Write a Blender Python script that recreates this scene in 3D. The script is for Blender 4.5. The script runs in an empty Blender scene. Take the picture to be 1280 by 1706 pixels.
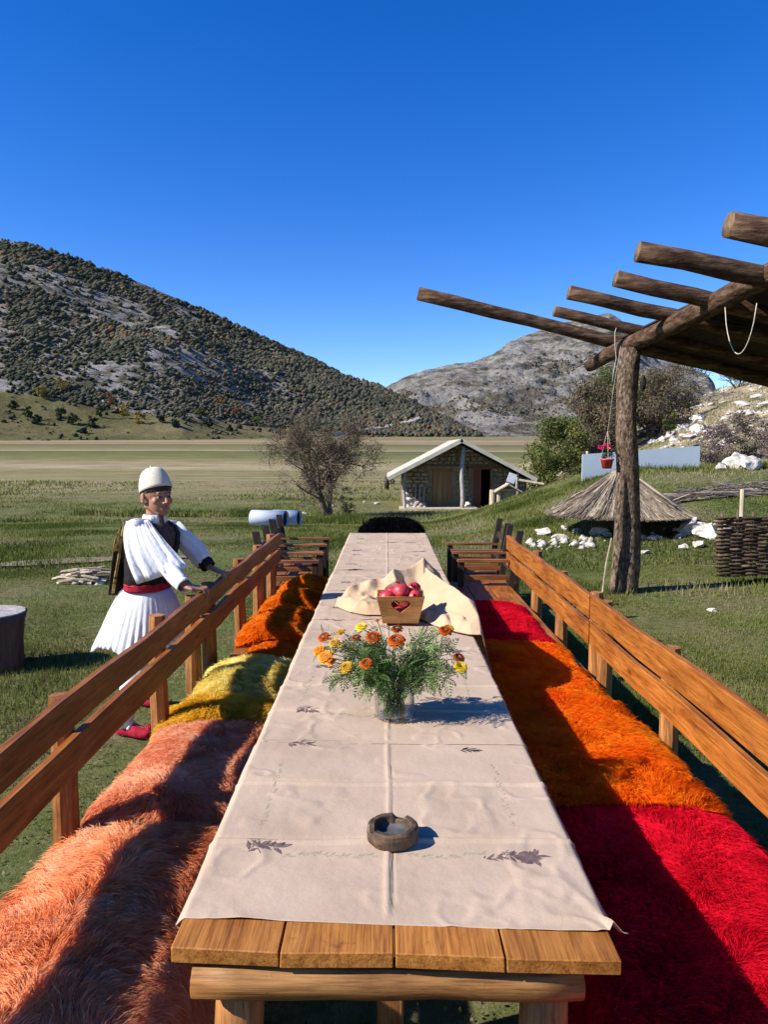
import bpy, bmesh, math, random
import numpy as np
from mathutils import Vector, Matrix
from math import sin, cos, tan, atan, pi, sqrt, radians
random.seed(7); rng = np.random.default_rng(11)
S = bpy.context.scene
COL = S.collection

# ------------------------------------------------------------------ camera
CAMZ = 1.8
PITCH = radians(4.78); YAW = 0.00406; FPX = 1232.1
cam = bpy.data.objects.new('camera', bpy.data.cameras.new('camera'))
COL.objects.link(cam); S.camera = cam
cam.location = (0, 0, CAMZ); cam.rotation_euler = (pi/2-PITCH, 0, YAW)
cam.data.sensor_fit = 'VERTICAL'; cam.data.sensor_height = 36; cam.data.lens = 26
cam.data.clip_start = 0.05; cam.data.clip_end = 12000

# ------------------------------------------------------------------ world and sun
SUN_EL = radians(35); sx, sy = -1.0, -0.32
w = bpy.data.worlds.new('World'); S.world = w; w.use_nodes = True
nt = w.node_tree; nt.nodes.clear()
sky = nt.nodes.new('ShaderNodeTexSky'); sky.sky_type = 'NISHITA'; sky.sun_disc = False
sky.sun_elevation = SUN_EL; sky.sun_rotation = math.atan2(sx, sy)
sky.altitude = 1200; sky.air_density = 1.0; sky.dust_density = 0.15; sky.ozone_density = 3.5
hs = nt.nodes.new('ShaderNodeHueSaturation'); hs.inputs['Saturation'].default_value = 1.36; hs.inputs['Hue'].default_value = .517; hs.inputs['Value'].default_value = 1.0
bg = nt.nodes.new('ShaderNodeBackground'); bg.inputs[1].default_value = 0.118
wo = nt.nodes.new('ShaderNodeOutputWorld')
nt.links.new(sky.outputs[0], hs.inputs['Color']); nt.links.new(hs.outputs[0], bg.inputs[0]); nt.links.new(bg.outputs[0], wo.inputs[0])
sl = bpy.data.lights.new('sun', 'SUN'); sl.energy = 4.9; sl.angle = radians(0.5); sl.color = (1, .945, .87)
so = bpy.data.objects.new('sun', sl); COL.objects.link(so)
sv = Vector((sx, sy, 0)).normalized()*cos(SUN_EL)+Vector((0, 0, sin(SUN_EL)))
so.rotation_euler = sv.to_track_quat('Z', 'Y').to_euler(); so.location = (-20, -8, 20)
S.view_settings.view_transform = 'Standard'; S.view_settings.look = 'None'
S.view_settings.exposure = 0.80; S.view_settings.gamma = 1; S.view_settings.use_curve_mapping = False
S.cycles.max_bounces = 8; S.cycles.diffuse_bounces = 6; S.cycles.transmission_bounces = 6
S.cycles.transparent_max_bounces = 8

# ------------------------------------------------------------------ projection helper: pixel of a 1280x1706 view at distance Y
def P(px, py, Y):
    u = (px-640)/FPX; v = (py-853)/FPX
    fx, fy, fz = -sin(YAW)*cos(PITCH), cos(YAW)*cos(PITCH), -sin(PITCH)
    rx, ry = cos(YAW), sin(YAW)
    ux, uy, uz = -sin(YAW)*sin(PITCH), cos(YAW)*sin(PITCH), cos(PITCH)
    d = Vector((fx+u*rx-v*ux, fy+u*ry-v*uy, fz-v*uz))
    return Vector((0, 0, CAMZ)) + d*(Y/d.y)
def PG(px, py, z=0.0):
    a = P(px, py, 1.0); d = a-Vector((0, 0, CAMZ)); return Vector((0, 0, CAMZ))+d*((z-CAMZ)/d.z)

# ------------------------------------------------------------------ numpy value noise
def _h(ix, iy, s):
    n = (ix.astype(np.int64)*374761393+iy.astype(np.int64)*668265263+s*974634777) & 0x7fffffff
    n = ((n ^ (n >> 13))*1274126177) & 0x7fffffff
    return ((n ^ (n >> 16)) & 0xffff)/65535.0
def vn(x, y, s=0):
    x = np.asarray(x, float); y = np.asarray(y, float)
    ix = np.floor(x); iy = np.floor(y); fx = x-ix; fy = y-iy
    fx = fx*fx*(3-2*fx); fy = fy*fy*(3-2*fy)
    a = _h(ix, iy, s); b = _h(ix+1, iy, s); c = _h(ix, iy+1, s); d = _h(ix+1, iy+1, s)
    return (a*(1-fx)+b*fx)*(1-fy)+(c*(1-fx)+d*fx)*fy
def fbm(x, y, o=4, s=0):
    r = 0; a = .5
    for i in range(o):
        r = r+a*vn(x*2**i+17.3*i, y*2**i+5.1*i, s+i); a *= .5
    return r
def ss(a, b, x):
    t = np.clip((np.asarray(x, float)-a)/(b-a), 0, 1); return t*t*(3-2*t)

# ------------------------------------------------------------------ materials
def mat(name):
    m = bpy.data.materials.new(name); m.use_nodes = True
    return m, m.node_tree, m.node_tree.nodes['Principled BSDF']
def noise_node(t, coord, scale, detail=5, vec=(1, 1, 1), rough=.6, dist=0):
    mp = t.nodes.new('ShaderNodeMapping'); mp.inputs['Scale'].default_value = vec
    n = t.nodes.new('ShaderNodeTexNoise'); n.inputs['Scale'].default_value = scale
    n.inputs['Detail'].default_value = detail; n.inputs['Roughness'].default_value = rough; n.inputs['Distortion'].default_value = dist
    t.links.new(coord, mp.inputs[0]); t.links.new(mp.outputs[0], n.inputs['Vector'])
    return n
def ramp(t, fac, stops):
    r = t.nodes.new('ShaderNodeValToRGB'); e = r.color_ramp.elements
    while len(e) < len(stops): e.new(.5)
    for k, (p, c) in enumerate(stops): e[k].position = p; e[k].color = (*c, 1)
    t.links.new(fac, r.inputs[0]); return r
def mixc(t, fac, a, b, mode='MIX'):
    m = t.nodes.new('ShaderNodeMix'); m.data_type = 'RGBA'; m.blend_type = mode
    if isinstance(fac, float): m.inputs[0].default_value = fac
    else: t.links.new(fac, m.inputs[0])
    for s, i in ((a, 6), (b, 7)):
        if isinstance(s, tuple): m.inputs[i].default_value = (*s, 1)
        else: t.links.new(s, m.inputs[i])
    return m.outputs[2]
def bump(t, b, h, st=.4, dist=.01):
    n = t.nodes.new('ShaderNodeBump'); n.inputs['Strength'].default_value = st; n.inputs['Distance'].default_value = dist
    t.links.new(h, n.inputs['Height']); t.links.new(n.outputs[0], b.inputs['Normal'])
def simple(name, stops, scale=8, vec=(1, 1, 1), rough=.7, bst=.3, bd=.01, detail=6, coord='Object', rnd=.0, spec=.3, dist=0, fine=0):
    m, t, b = mat(name); tc = t.nodes.new('ShaderNodeTexCoord'); co = tc.outputs[coord]
    if rnd:
        oi = t.nodes.new('ShaderNodeObjectInfo'); ad = t.nodes.new('ShaderNodeVectorMath'); ad.operation = 'ADD'
        sc = t.nodes.new('ShaderNodeVectorMath'); sc.operation = 'SCALE'; sc.inputs[0].default_value = (13, 7, 5)
        t.links.new(oi.outputs['Random'], sc.inputs['Scale']); t.links.new(co, ad.inputs[0]); t.links.new(sc.outputs[0], ad.inputs[1]); co = ad.outputs[0]
    n = noise_node(t, co, scale, detail, vec, dist=dist)
    c = ramp(t, n.outputs['Fac'], stops).outputs[0]
    if fine:
        n2 = noise_node(t, co, scale*fine, 3, vec)
        r2 = ramp(t, n2.outputs['Fac'], [(.3, (.6, .6, .6)), (.7, (1.25, 1.25, 1.25))])
        c = mixc(t, .8, c, r2.outputs[0], 'MULTIPLY')
    if rnd:
        mr = t.nodes.new('ShaderNodeMapRange'); mr.inputs[3].default_value = 1-rnd; mr.inputs[4].default_value = 1+rnd
        t.links.new(oi.outputs['Random'], mr.inputs[0])
        vm = t.nodes.new('ShaderNodeVectorMath'); vm.operation = 'SCALE'; t.links.new(c, vm.inputs[0]); t.links.new(mr.outputs[0], vm.inputs['Scale']); c = vm.outputs[0]
    t.links.new(c, b.inputs['Base Color']); b.inputs['Roughness'].default_value = rough
    b.inputs['Specular IOR Level'].default_value = spec
    if bst: bump(t, b, n.outputs['Fac'], bst, bd)
    return m
def tonemat(name, stops, rough=.7, trans=.25, spec=.2, soft=None):
    """colour by the per-vertex 'tone' attribute of strands and leaves"""
    m, t, b = mat(name); at = t.nodes.new('ShaderNodeAttribute'); at.attribute_name = 'tone'
    c = ramp(t, at.outputs['Fac'], stops)
    t.links.new(c.outputs[0], b.inputs['Base Color']); b.inputs['Roughness'].default_value = rough; b.inputs['Specular IOR Level'].default_value = spec
    if soft is not None:
        # soft: strands take most of their shading normal from the surface they grow on
        ge = t.nodes.new('ShaderNodeNewGeometry'); av = t.nodes.new('ShaderNodeVectorMath'); av.operation = 'SCALE'; av.inputs['Scale'].default_value = soft[1]
        if soft[0] == 'up': av.inputs[0].default_value = (0, 0, 1)
        else:
            pa_ = t.nodes.new('ShaderNodeAttribute'); pa_.attribute_name = 'pn'; t.links.new(pa_.outputs['Vector'], av.inputs[0])
        aa = t.nodes.new('ShaderNodeVectorMath'); aa.operation = 'ADD'; t.links.new(ge.outputs['Normal'], aa.inputs[0]); t.links.new(av.outputs[0], aa.inputs[1])
        nz = t.nodes.new('ShaderNodeVectorMath'); nz.operation = 'NORMALIZE'; t.links.new(aa.outputs[0], nz.inputs[0]); t.links.new(nz.outputs[0], b.inputs['Normal'])
    if trans:
        tr = t.nodes.new('ShaderNodeBsdfTranslucent'); mx = t.nodes.new('ShaderNodeMixShader'); mx.inputs[0].default_value = trans
        t.links.new(c.outputs[0], tr.inputs[0]); o = t.nodes['Material Output']
        t.links.new(b.outputs[0], mx.inputs[1]); t.links.new(tr.outputs[0], mx.inputs[2]); t.links.new(mx.outputs[0], o.inputs[0])
    return m
def wood(name, dark, mid, light, axis='Y', rough=.45, knots=True, sc=9.0, rnd=.15):
    """planed timber: long grain along one axis, darker streaks and a few knots"""
    v = {'X': (.09, 1, 1), 'Y': (1, .09, 1), 'Z': (1, 1, .09)}[axis]
    m, t, b = mat(name); tc = t.nodes.new('ShaderNodeTexCoord'); oi = t.nodes.new('ShaderNodeObjectInfo')
    scn = t.nodes.new('ShaderNodeVectorMath'); scn.operation = 'SCALE'; scn.inputs[0].default_value = (13, 7, 5)
    ad = t.nodes.new('ShaderNodeVectorMath'); ad.operation = 'ADD'
    t.links.new(oi.outputs['Random'], scn.inputs['Scale']); t.links.new(tc.outputs['Object'], ad.inputs[0]); t.links.new(scn.outputs[0], ad.inputs[1])
    n = noise_node(t, ad.outputs[0], sc*2.2, 8, v, dist=.6, rough=.65)
    big = noise_node(t, ad.outputs[0], sc*.35, 4, (1, .5, 1) if axis == 'Y' else (1, 1, 1))
    c = ramp(t, n.outputs['Fac'], [(.28, dark), (.48, mid), (.75, light)]).outputs[0]
    r2 = ramp(t, big.outputs['Fac'], [(.3, (.62, .55, .5)), (.55, (1, 1, 1)), (.75, (1.15, 1.1, 1))])
    c = mixc(t, .85, c, r2.outputs[0], 'MULTIPLY')
    if knots:
        vo = t.nodes.new('ShaderNodeTexVoronoi'); vo.inputs['Scale'].default_value = 3.1
        mp = t.nodes.new('ShaderNodeMapping'); mp.inputs['Scale'].default_value = {'X': (.5, 1.6, 1.6), 'Y': (1.6, .5, 1.6), 'Z': (1.6, 1.6, .5)}[axis]
        t.links.new(ad.outputs[0], mp.inputs[0]); t.links.new(mp.outputs[0], vo.inputs['Vector'])
        kr = ramp(t, vo.outputs['Distance'], [(.03, (.28, .16, .1)), (.09, (1, 1, 1))])
        c = mixc(t, .9, c, kr.outputs[0], 'MULTIPLY')
    fg = noise_node(t, ad.outputs[0], sc*11, 4, tuple(q if q == 1 else .035 for q in v), rough=.7); fgr = ramp(t, fg.outputs['Fac'], [(.33, (.52, .46, .42)), (.5, (1, 1, 1)), (.68, (1.22, 1.2, 1.15))]); c = mixc(t, .85, c, fgr.outputs[0], 'MULTIPLY')
    sp = noise_node(t, ad.outputs[0], sc*1.3, 6, rough=.8); spr = ramp(t, sp.outputs['Fac'], [(.30, (.45, .38, .32)), (.40, (1, 1, 1))]); c = mixc(t, .8, c, spr.outputs[0], 'MULTIPLY')
    mr = t.nodes.new('ShaderNodeMapRange'); mr.inputs[3].default_value = 1-rnd; mr.inputs[4].default_value = 1+rnd
    t.links.new(oi.outputs['Random'], mr.inputs[0])
    vm = t.nodes.new('ShaderNodeVectorMath'); vm.operation = 'SCALE'; t.links.new(c, vm.inputs[0]); t.links.new(mr.outputs[0], vm.inputs['Scale'])
    t.links.new(vm.outputs[0], b.inputs['Base Color']); b.inputs['Roughness'].default_value = rough; b.inputs['Specular IOR Level'].default_value = .25
    bump(t, b, fg.outputs['Fac'], .5, .003)
    return m

M = {}
M['table_wood'] = wood('table_wood', (.13, .04, .007), (.335, .13, .024), (.47, .215, .052), 'Y', .5, sc=14)
M['rail_wood'] = wood('rail_wood', (.095, .025, .004), (.285, .092, .014), (.42, .16, .030), 'Y', .5, sc=14)
M['post_wood'] = wood('post_wood', (.12, .04, .012), (.30, .125, .035), (.46, .235, .085), 'Z', .55, sc=16)
M['beam_wood'] = wood('beam_wood', (.07, .028, .009), (.23, .105, .030), (.38, .20, .070), 'X', .55, sc=14)
M['chair_wood'] = wood('chair_wood', (.08, .025, .01), (.24, .09, .026), (.34, .14, .045), 'X', .5)
M['dark_wood'] = wood('dark_wood', (.012, .01, .008), (.035, .024, .018), (.07, .045, .03), 'Z', .55)
M['bark'] = simple('bark', [(.34, (.035, .022, .014)), (.48, (.12, .082, .055)), (.62, (.25, .185, .13))], 34, (1, 1, .45), .95, 1, .03, 8, rnd=.1, spec=.05, fine=.15)
M['barkx'] = simple('bark_along', [(.32, (.022, .012, .008)), (.5, (.075, .042, .025)), (.7, (.17, .11, .07))], 20, (.25, 1, 1), .9, .9, .03, 8, rnd=.12, spec=.1)
M['barky'] = simple('bark_beam', [(.32, (.022, .012, .008)), (.5, (.08, .045, .027)), (.7, (.18, .12, .075))], 20, (1, .25, 1), .9, .9, .03, 8, rnd=.12, spec=.1)
M['cut'] = simple('cut_end', [(.3, (.09, .055, .03)), (.7, (.22, .15, .09))], 20, rough=.9, spec=.1)
M['grey_cut'] = simple('grey_cut', [(.3, (.22, .20, .18)), (.7, (.46, .43, .40))], 14, rough=.9, spec=.1, fine=4)
M['grey_bark'] = simple('grey_bark', [(.3, (.05, .037, .028)), (.7, (.15, .115, .085))], 10, (1, 1, .15), .9, .8, .03, spec=.1)
M['rock'] = simple('rock', [(.3, (.24, .21, .165)), (.48, (.50, .46, .40)), (.7, (.66, .62, .55))], 5, rough=.9, bst=.8, bd=.05, rnd=.1, spec=.1)
M['stick'] = simple('stick', [(.3, (.2, .15, .1)), (.7, (.5, .42, .31))], 12, (1, 1, 1), .9, rnd=.25, spec=.1)
M['white_cloth'] = simple('white_cloth', [(.3, (.60, .60, .62)), (.7, (.70, .70, .70))], 16, (1, 1, .45), rough=.85, bst=.6, bd=.012, spec=.1)
M['felt'] = simple('felt', [(.3, (.54, .49, .37)), (.7, (.66, .61, .48))], 60, rough=.95, bst=.4, bd=.003, spec=.05)
M['red_cloth'] = simple('red_cloth', [(.3, (.24, .006, .02)), (.7, (.42, .02, .045))], 40, rough=.8, bst=.3, bd=.004, spec=.15)
M['black_cloth'] = simple('black_cloth', [(.3, (.010, .008, .008)), (.7, (.028, .022, .022))], 40, rough=.85, bst=.3, bd=.004, spec=.15)
M['brown_cloth'] = simple('brown_cloth', [(.3, (.05, .03, .025)), (.7, (.12, .08, .06))], 60, rough=.85, spec=.1)
M['gold'] = simple('gold_thread', [(.35, (.02, .015, .01)), (.5, (.38, .25, .06)), (.7, (.55, .40, .12))], 45, rough=.55, spec=.4)
M['skin'] = simple('skin', [(.3, (.27, .125, .075)), (.7, (.37, .18, .11))], 14, rough=.5, bst=.05, spec=.35)
M['hair'] = simple('hair', [(.3, (.010, .007, .005)), (.7, (.03, .02, .014))], 60, rough=.6)
M['eye_white'] = simple('eye_white', [(.3, (.26, .22, .19)), (.7, (.32, .27, .24))], 5, rough=.6, bst=0, spec=.1)
M['iris'] = simple('iris', [(.3, (.015, .008, .004)), (.7, (.03, .016, .008))], 5, rough=.15, bst=0)
M['panel'] = simple('pale_panel', [(.3, (.72, .76, .74)), (.6, (.78, .82, .79)), (.75, (.82, .85, .82))], 1.3, rough=.5, bst=.05)
M['pipe'] = simple('pipe', [(.3, (.50, .53, .56)), (.7, (.64, .67, .70))], 4, rough=.35, bst=.1)
M['dark'] = simple('hollow_shade', [(.3, (.008, .008, .009)), (.7, (.02, .02, .022))], 5, rough=.8, bst=0)  # near-black colour standing in for the shade inside hollows
M['thatch'] = simple('thatch', [(.3, (.13, .105, .075)), (.5, (.27, .22, .155)), (.72, (.40, .33, .24))], 20, rough=.95, bst=.8, bd=.02, spec=.05)
M['wicker'] = simple('wicker', [(.3, (.025, .015, .01)), (.5, (.085, .055, .038)), (.72, (.22, .16, .11))], 9, (.6, 1, 1), .85, .6, .01, rnd=.45, spec=.1)
M['pale_wood'] = simple('pale_wood', [(.3, (.30, .24, .16)), (.7, (.56, .48, .34))], 9, (1, 1, .2), .85, rnd=.15, spec=.1)
M['cabin_stone'] = simple('cabin_stone', [(.3, (.14, .115, .07)), (.5, (.27, .22, .14)), (.7, (.40, .34, .23))], 1.6, rough=.95, bst=.6, bd=.03, spec=.05, fine=6)
M['cabin_mortar'] = simple('cabin_mortar', [(.3, (.15, .115, .068)), (.7, (.26, .205, .13))], 3, rough=.95, spec=.05)
M['door_tan'] = simple('door_tan', [(.3, (.20, .11, .04)), (.7, (.31, .185, .075))], 3, (1, 1, .15), .7, rnd=.1)
M['door_red'] = simple('door_red', [(.3, (.16, .05, .025)), (.7, (.24, .08, .04))], 3, (1, 1, .15), .7)
M['roof'] = simple('roof_sheet', [(.3, (.38, .35, .26)), (.7, (.55, .51, .40))], 2, rough=.6, spec=.2)
M['rope'] = simple('rope', [(.3, (.35, .3, .24)), (.7, (.55, .5, .42))], 40, rough=.9)
M['red_plastic'] = simple('red_plastic', [(.3, (.42, .03, .02)), (.7, (.55, .05, .03))], 6, rough=.4, bst=.05)
M['pink'] = simple('pink_petal', [(.3, (.45, .01, .07)), (.7, (.7, .04, .14))], 20, rough=.6)
M['pom'] = simple('pomegranate_skin', [(.25, (.60, .27, .12)), (.42, (.50, .045, .045)), (.7, (.28, .007, .02))], 14, rough=.42, bst=.1, bd=.002, rnd=.25, spec=.5)
M['crate'] = wood('crate_wood', (.22, .09, .02), (.40, .19, .055), (.52, .28, .10), 'X', .5, sc=14)
M['ash'] = simple('ashtray_stone', [(.3, (.028, .018, .012)), (.5, (.095, .06, .034)), (.72, (.22, .14, .075))], 28, rough=.55, bst=.5, bd=.004, fine=3)
M['ash_in'] = simple('ashtray_hollow', [(.3, (.04, .042, .045)), (.7, (.13, .13, .13))], 26, rough=.9, bst=.3, bd=.003, spec=.05)

# cloth sheets: beige paper-like fabric
def clothmat(name, a, b_, c_):
    m, t, b = mat(name); tc = t.nodes.new('ShaderNodeTexCoord')
    n = noise_node(t, tc.outputs['Object'], 3.5, 5); wv = noise_node(t, tc.outputs['Object'], 420, 2, (1, .25, 1)); wv2 = noise_node(t, tc.outputs['Object'], 420, 2, (.25, 1, 1))
    c = ramp(t, n.outputs['Fac'], [(.3, a), (.5, b_), (.72, c_)]).outputs[0]
    ad = t.nodes.new('ShaderNodeMath'); t.links.new(wv.outputs['Fac'], ad.inputs[0]); t.links.new(wv2.outputs['Fac'], ad.inputs[1])
    r = ramp(t, ad.outputs[0], [(.6, (.9, .9, .9)), (1.0, (1.06, 1.06, 1.06))])
    c = mixc(t, .8, c, r.outputs[0], 'MULTIPLY')
    t.links.new(c, b.inputs['Base Color']); b.inputs['Roughness'].default_value = .9; b.inputs['Specular IOR Level'].default_value = .1
    nb = noise_node(t, tc.outputs['Object'], 9, 4); ms = t.nodes.new('ShaderNodeMath'); ms.operation = 'MULTIPLY_ADD'; ms.inputs[1].default_value = .05
    t.links.new(ad.outputs[0], ms.inputs[0]); t.links.new(nb.outputs['Fac'], ms.inputs[2]); bump(t, b, ms.outputs[0], .35, .012)
    tr = t.nodes.new('ShaderNodeBsdfTranslucent'); mx = t.nodes.new('ShaderNodeMixShader'); mx.inputs[0].default_value = .08
    t.links.new(c, tr.inputs[0]); o = t.nodes['Material Output']; t.links.new(b.outputs[0], mx.inputs[1]); t.links.new(tr.outputs[0], mx.inputs[2]); t.links.new(mx.outputs[0], o.inputs[0])
    return m
M['cloth'] = clothmat('cloth', (.41, .305, .215), (.465, .35, .25), (.51, .39, .285))
M['wrap'] = clothmat('wrap_cloth', (.45, .31, .18), (.51, .36, .215), (.56, .40, .25))
M['print_dark'] = simple('print_dark', [(.3, (.085, .055, .055)), (.7, (.20, .135, .12))], 60, rough=.9, bst=0, spec=.1)
M['print_green'] = simple('print_green', [(.3, (.26, .26, .15)), (.7, (.36, .33, .21))], 60, rough=.9, bst=0, spec=.1)
def clear(name, tint, ior, refr):
    m, t, b = mat(name); t.nodes.remove(b); o = t.nodes['Material Output']; tr = t.nodes.new('ShaderNodeBsdfTransparent'); tr.inputs[0].default_value = (*tint, 1)
    gl = t.nodes.new('ShaderNodeBsdfGlossy'); gl.inputs['Roughness'].default_value = .03; rf = t.nodes.new('ShaderNodeBsdfRefraction'); rf.inputs['IOR'].default_value = ior; rf.inputs['Roughness'].default_value = 0
    m1 = t.nodes.new('ShaderNodeMixShader'); m1.inputs[0].default_value = refr; t.links.new(tr.outputs[0], m1.inputs[1]); t.links.new(rf.outputs[0], m1.inputs[2])
    lw = t.nodes.new('ShaderNodeLayerWeight'); f = t.nodes.new('ShaderNodeMath'); f.operation = 'POWER'; f.inputs[1].default_value = 2.4; t.links.new(lw.outputs['Facing'], f.inputs[0]); m2 = t.nodes.new('ShaderNodeMixShader'); t.links.new(f.outputs[0], m2.inputs[0]); t.links.new(m1.outputs[0], m2.inputs[1]); t.links.new(gl.outputs[0], m2.inputs[2]); t.links.new(m2.outputs[0], o.inputs[0]); return m
M['glass'] = clear('glass', (.985, .995, .99), 1.45, .0)
M['water'] = clear('water', (.96, .985, .97), 1.33, .06)

# ------------------------------------------------------------------ object helpers
def link(o, parent=None):
    COL.objects.link(o)
    if parent: o.parent = parent
    return o
def tag(o, label=None, cat=None, group=None, kind=None):
    if label: o['label'] = label
    if cat: o['category'] = cat
    if group: o['group'] = group
    if kind: o['kind'] = kind
    return o
def empty(name, label, cat, loc=(0, 0, 0), rz=0, group=None):
    o = bpy.data.objects.new(name, None); COL.objects.link(o); o.location = loc; o.rotation_euler = (0, 0, rz); o.empty_display_size = .1
    return tag(o, label, cat, group)
class MB:
    def __init__(s): s.v = []; s.f = []; s.mi = []
    def add(s, vs, fs, mi=0):
        n = len(s.v); s.v += [tuple(v) for v in vs]; s.f += [tuple(i+n for i in f) for f in fs]; s.mi += [mi]*len(fs); return s
    def box(s, c, d, rot=None, jit=0, mi=0):
        """box with small bevelled edges"""
        cx, cy, cz = c; hx, hy, hz = d[0]/2, d[1]/2, d[2]/2
        bv = min(hx, hy, hz)*.14; bm = bmesh.new(); bmesh.ops.create_cube(bm, size=1)
        for v in bm.verts: v.co = Vector((v.co.x*2*hx, v.co.y*2*hy, v.co.z*2*hz))+Vector([random.uniform(-jit, jit) for _ in range(3)])
        bmesh.ops.bevel(bm, geom=list(bm.edges), offset=min(bv, .006), segments=1, affect='EDGES')
        R = rot or Matrix.Identity(3)
        vs = [R @ v.co+Vector(c) for v in bm.verts]; fs = [[v.index for v in f.verts] for f in bm.faces]; bm.free()
        return s.add(vs, fs, mi)
    def tube(s, pts, rad, n=10, cap=True, wob=0, flat=1.0, mi=0, cmi=None):
        """tube through points; rad is a number or a list"""
        pts = [Vector(p) for p in pts]; k = len(pts)
        if not isinstance(rad, (list, tuple)): rad = [rad]*k
        base = len(s.v); up = None
        for i, p in enumerate(pts):
            d = (pts[min(i+1, k-1)]-pts[max(i-1, 0)])
            if d.length < 1e-9: d = Vector((0, 0, 1))
            d.normalize()
            if up is None:
                a = Vector((0, 0, 1)) if abs(d.z) < .9 else Vector((1, 0, 0)); up = (a-d*a.dot(d)).normalized()
            else:
                up = (up-d*up.dot(d)).normalized()
            sd = d.cross(up)
            for j in range(n):
                an = 2*pi*j/n; r = rad[i]*(1+wob*(random.random()-.5)*2)
                s.v.append(tuple(p+up*(cos(an)*r*flat)+sd*(sin(an)*r)))
        for i in range(k-1):
            for j in range(n):
                a = base+i*n+j; b_ = base+i*n+(j+1) % n
                s.f.append((a, b_, b_+n, a+n)); s.mi.append(mi)
        if cap:
            s.f.append(tuple(base+j for j in range(n))[::-1]); s.f.append(tuple(base+(k-1)*n+j for j in range(n))); s.mi += [mi if cmi is None else cmi]*2
        return s
    def ball(s, c, r, n=8, m_=6, jit=0, rot=None, mi=0):
        if not isinstance(r, (list, tuple)): r = (r, r, r)
        R = rot or Matrix.Identity(3); base = len(s.v); c = Vector(c)
        def pt(x, y, z):
            q = 1+jit*(random.random()-.5)*2; return tuple(c+R @ Vector((x*r[0]*q, y*r[1]*q, z*r[2]*q)))
        s.v.append(pt(0, 0, 1))
        for i in range(1, m_):
            th = pi*i/m_
            for j in range(n): s.v.append(pt(sin(th)*cos(2*pi*j/n), sin(th)*sin(2*pi*j/n), cos(th)))
        s.v.append(pt(0, 0, -1)); last = len(s.v)-1
        for j in range(n):
            s.f.append((base, base+1+j, base+1+(j+1) % n)); s.mi.append(mi)
            s.f.append((last, last-n+(j+1) % n, last-n+j)); s.mi.append(mi)
            for i in range(m_-2):
                a = base+1+i*n+j; b_ = base+1+i*n+(j+1) % n
                s.f.append((a, a+n, b_+n, b_)); s.mi.append(mi)
        return s
    def loft(s, rings, close=True, cap=True, mi=0):
        n = len(rings[0]); base = len(s.v)
        for r in rings: s.v += [tuple(p) for p in r]
        for i in range(len(rings)-1):
            for j in range(n if close else n-1):
                a = base+i*n+j; b_ = base+i*n+(j+1) % n; s.f.append((a, b_, b_+n, a+n)); s.mi.append(mi)
        if cap and close:
            s.f.append(tuple(base+j for j in range(n))[::-1]); s.f.append(tuple(base+(len(rings)-1)*n+j for j in range(n))); s.mi += [mi, mi]
        return s
    def mesh(s, name, mats, smooth=False):
        me = bpy.data.meshes.new(name); me.from_pydata(s.v, [], s.f)
        if not isinstance(mats, (list, tuple)): mats = [mats]
        for m_ in mats: me.materials.append(m_)
        if len(mats) > 1: me.polygons.foreach_set('material_index', s.mi)
        if smooth: me.polygons.foreach_set('use_smooth', [True]*len(me.polygons))
        me.update(); return me
    def obj(s, name, mats, parent=None, smooth=False):
        return link(bpy.data.objects.new(name, s.mesh(name, mats, smooth)), parent)
def npmesh(name, V, F, mats, tone=None, smooth=False):
    """fast mesh from numpy arrays; F is (n,3) or (n,4)"""
    me = bpy.data.meshes.new(name); V = np.ascontiguousarray(V, np.float32); F = np.ascontiguousarray(F, np.int32); k = F.shape[1]
    me.vertices.add(len(V)); me.vertices.foreach_set('co', V.ravel())
    me.loops.add(F.size); me.loops.foreach_set('vertex_index', F.ravel())
    me.polygons.add(len(F)); me.polygons.foreach_set('loop_start', np.arange(0, F.size, k, dtype=np.int32)); me.polygons.foreach_set('loop_total', np.full(len(F), k, np.int32))
    if smooth: me.polygons.foreach_set('use_smooth', np.ones(len(F), bool))
    me.update(calc_edges=True); me.validate()
    if tone is not None:
        a = me.attributes.new('tone', 'FLOAT', 'POINT'); a.data.foreach_set('value', np.ascontiguousarray(tone, np.float32))
    for m_ in (mats if isinstance(mats, (list, tuple)) else [mats]): me.materials.append(m_)
    return me
def gridfaces(nu, nv):
    i = np.arange(nu-1)[:, None]; j = np.arange(nv-1)[None, :]; a = (i*nv+j).ravel()
    return np.stack([a, a+nv, a+nv+1, a+1], 1)
def weld(o, d=1e-4): pass
def copy_tree(o, parent=None):
    c = o.copy(); COL.objects.link(c); c.parent = parent
    for ch in [x for x in KIDS.get(o.name, [])]: copy_tree(ch, c)
    return c
KIDS = {}
def index_kids(root):
    for ch in root.children_recursive+[root]: KIDS[ch.name] = list(ch.children)

# ------------------------------------------------------------------ ground height
def ground_h(X, Y):
    X = np.asarray(X, float); Y = np.asarray(Y, float)
    z = -0.9*ss(11, 33, Y)-.1*ss(33, 60, Y)+np.maximum(0, Y-70)*.0262*ss(60, 130, Y)
    z = np.where(Y > 560, z-np.maximum(0, Y-560)*.02, z)
    A = ss(9, 22, Y)*1.7; Sx = ss(1, 7, X); D = 1-ss(22, 34, Y)*(1-ss(7, 14, X)); far = 1-ss(48, 90, Y)
    z = z+A*Sx*D*far
    z = z+np.minimum(np.maximum(0, X-8), 45)*.345*ss(15, 40, Y)*far
    near = 1-ss(30, 80, Y)
    z = z+(fbm(X*.9, Y*.9, 3, 3)-.44)*.07*ss(1.3, 3.5, np.abs(X))*ss(1.5, 4, Y)*near
    z = z+(fbm(X*.35, Y*.35, 4, 9)-.47)*1.3*ss(7, 14, X)*ss(14, 25, Y)*far
    z = z-.0*X
    return z
def gh(x, y): return float(ground_h(np.array([x]), np.array([y]))[0])

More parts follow.
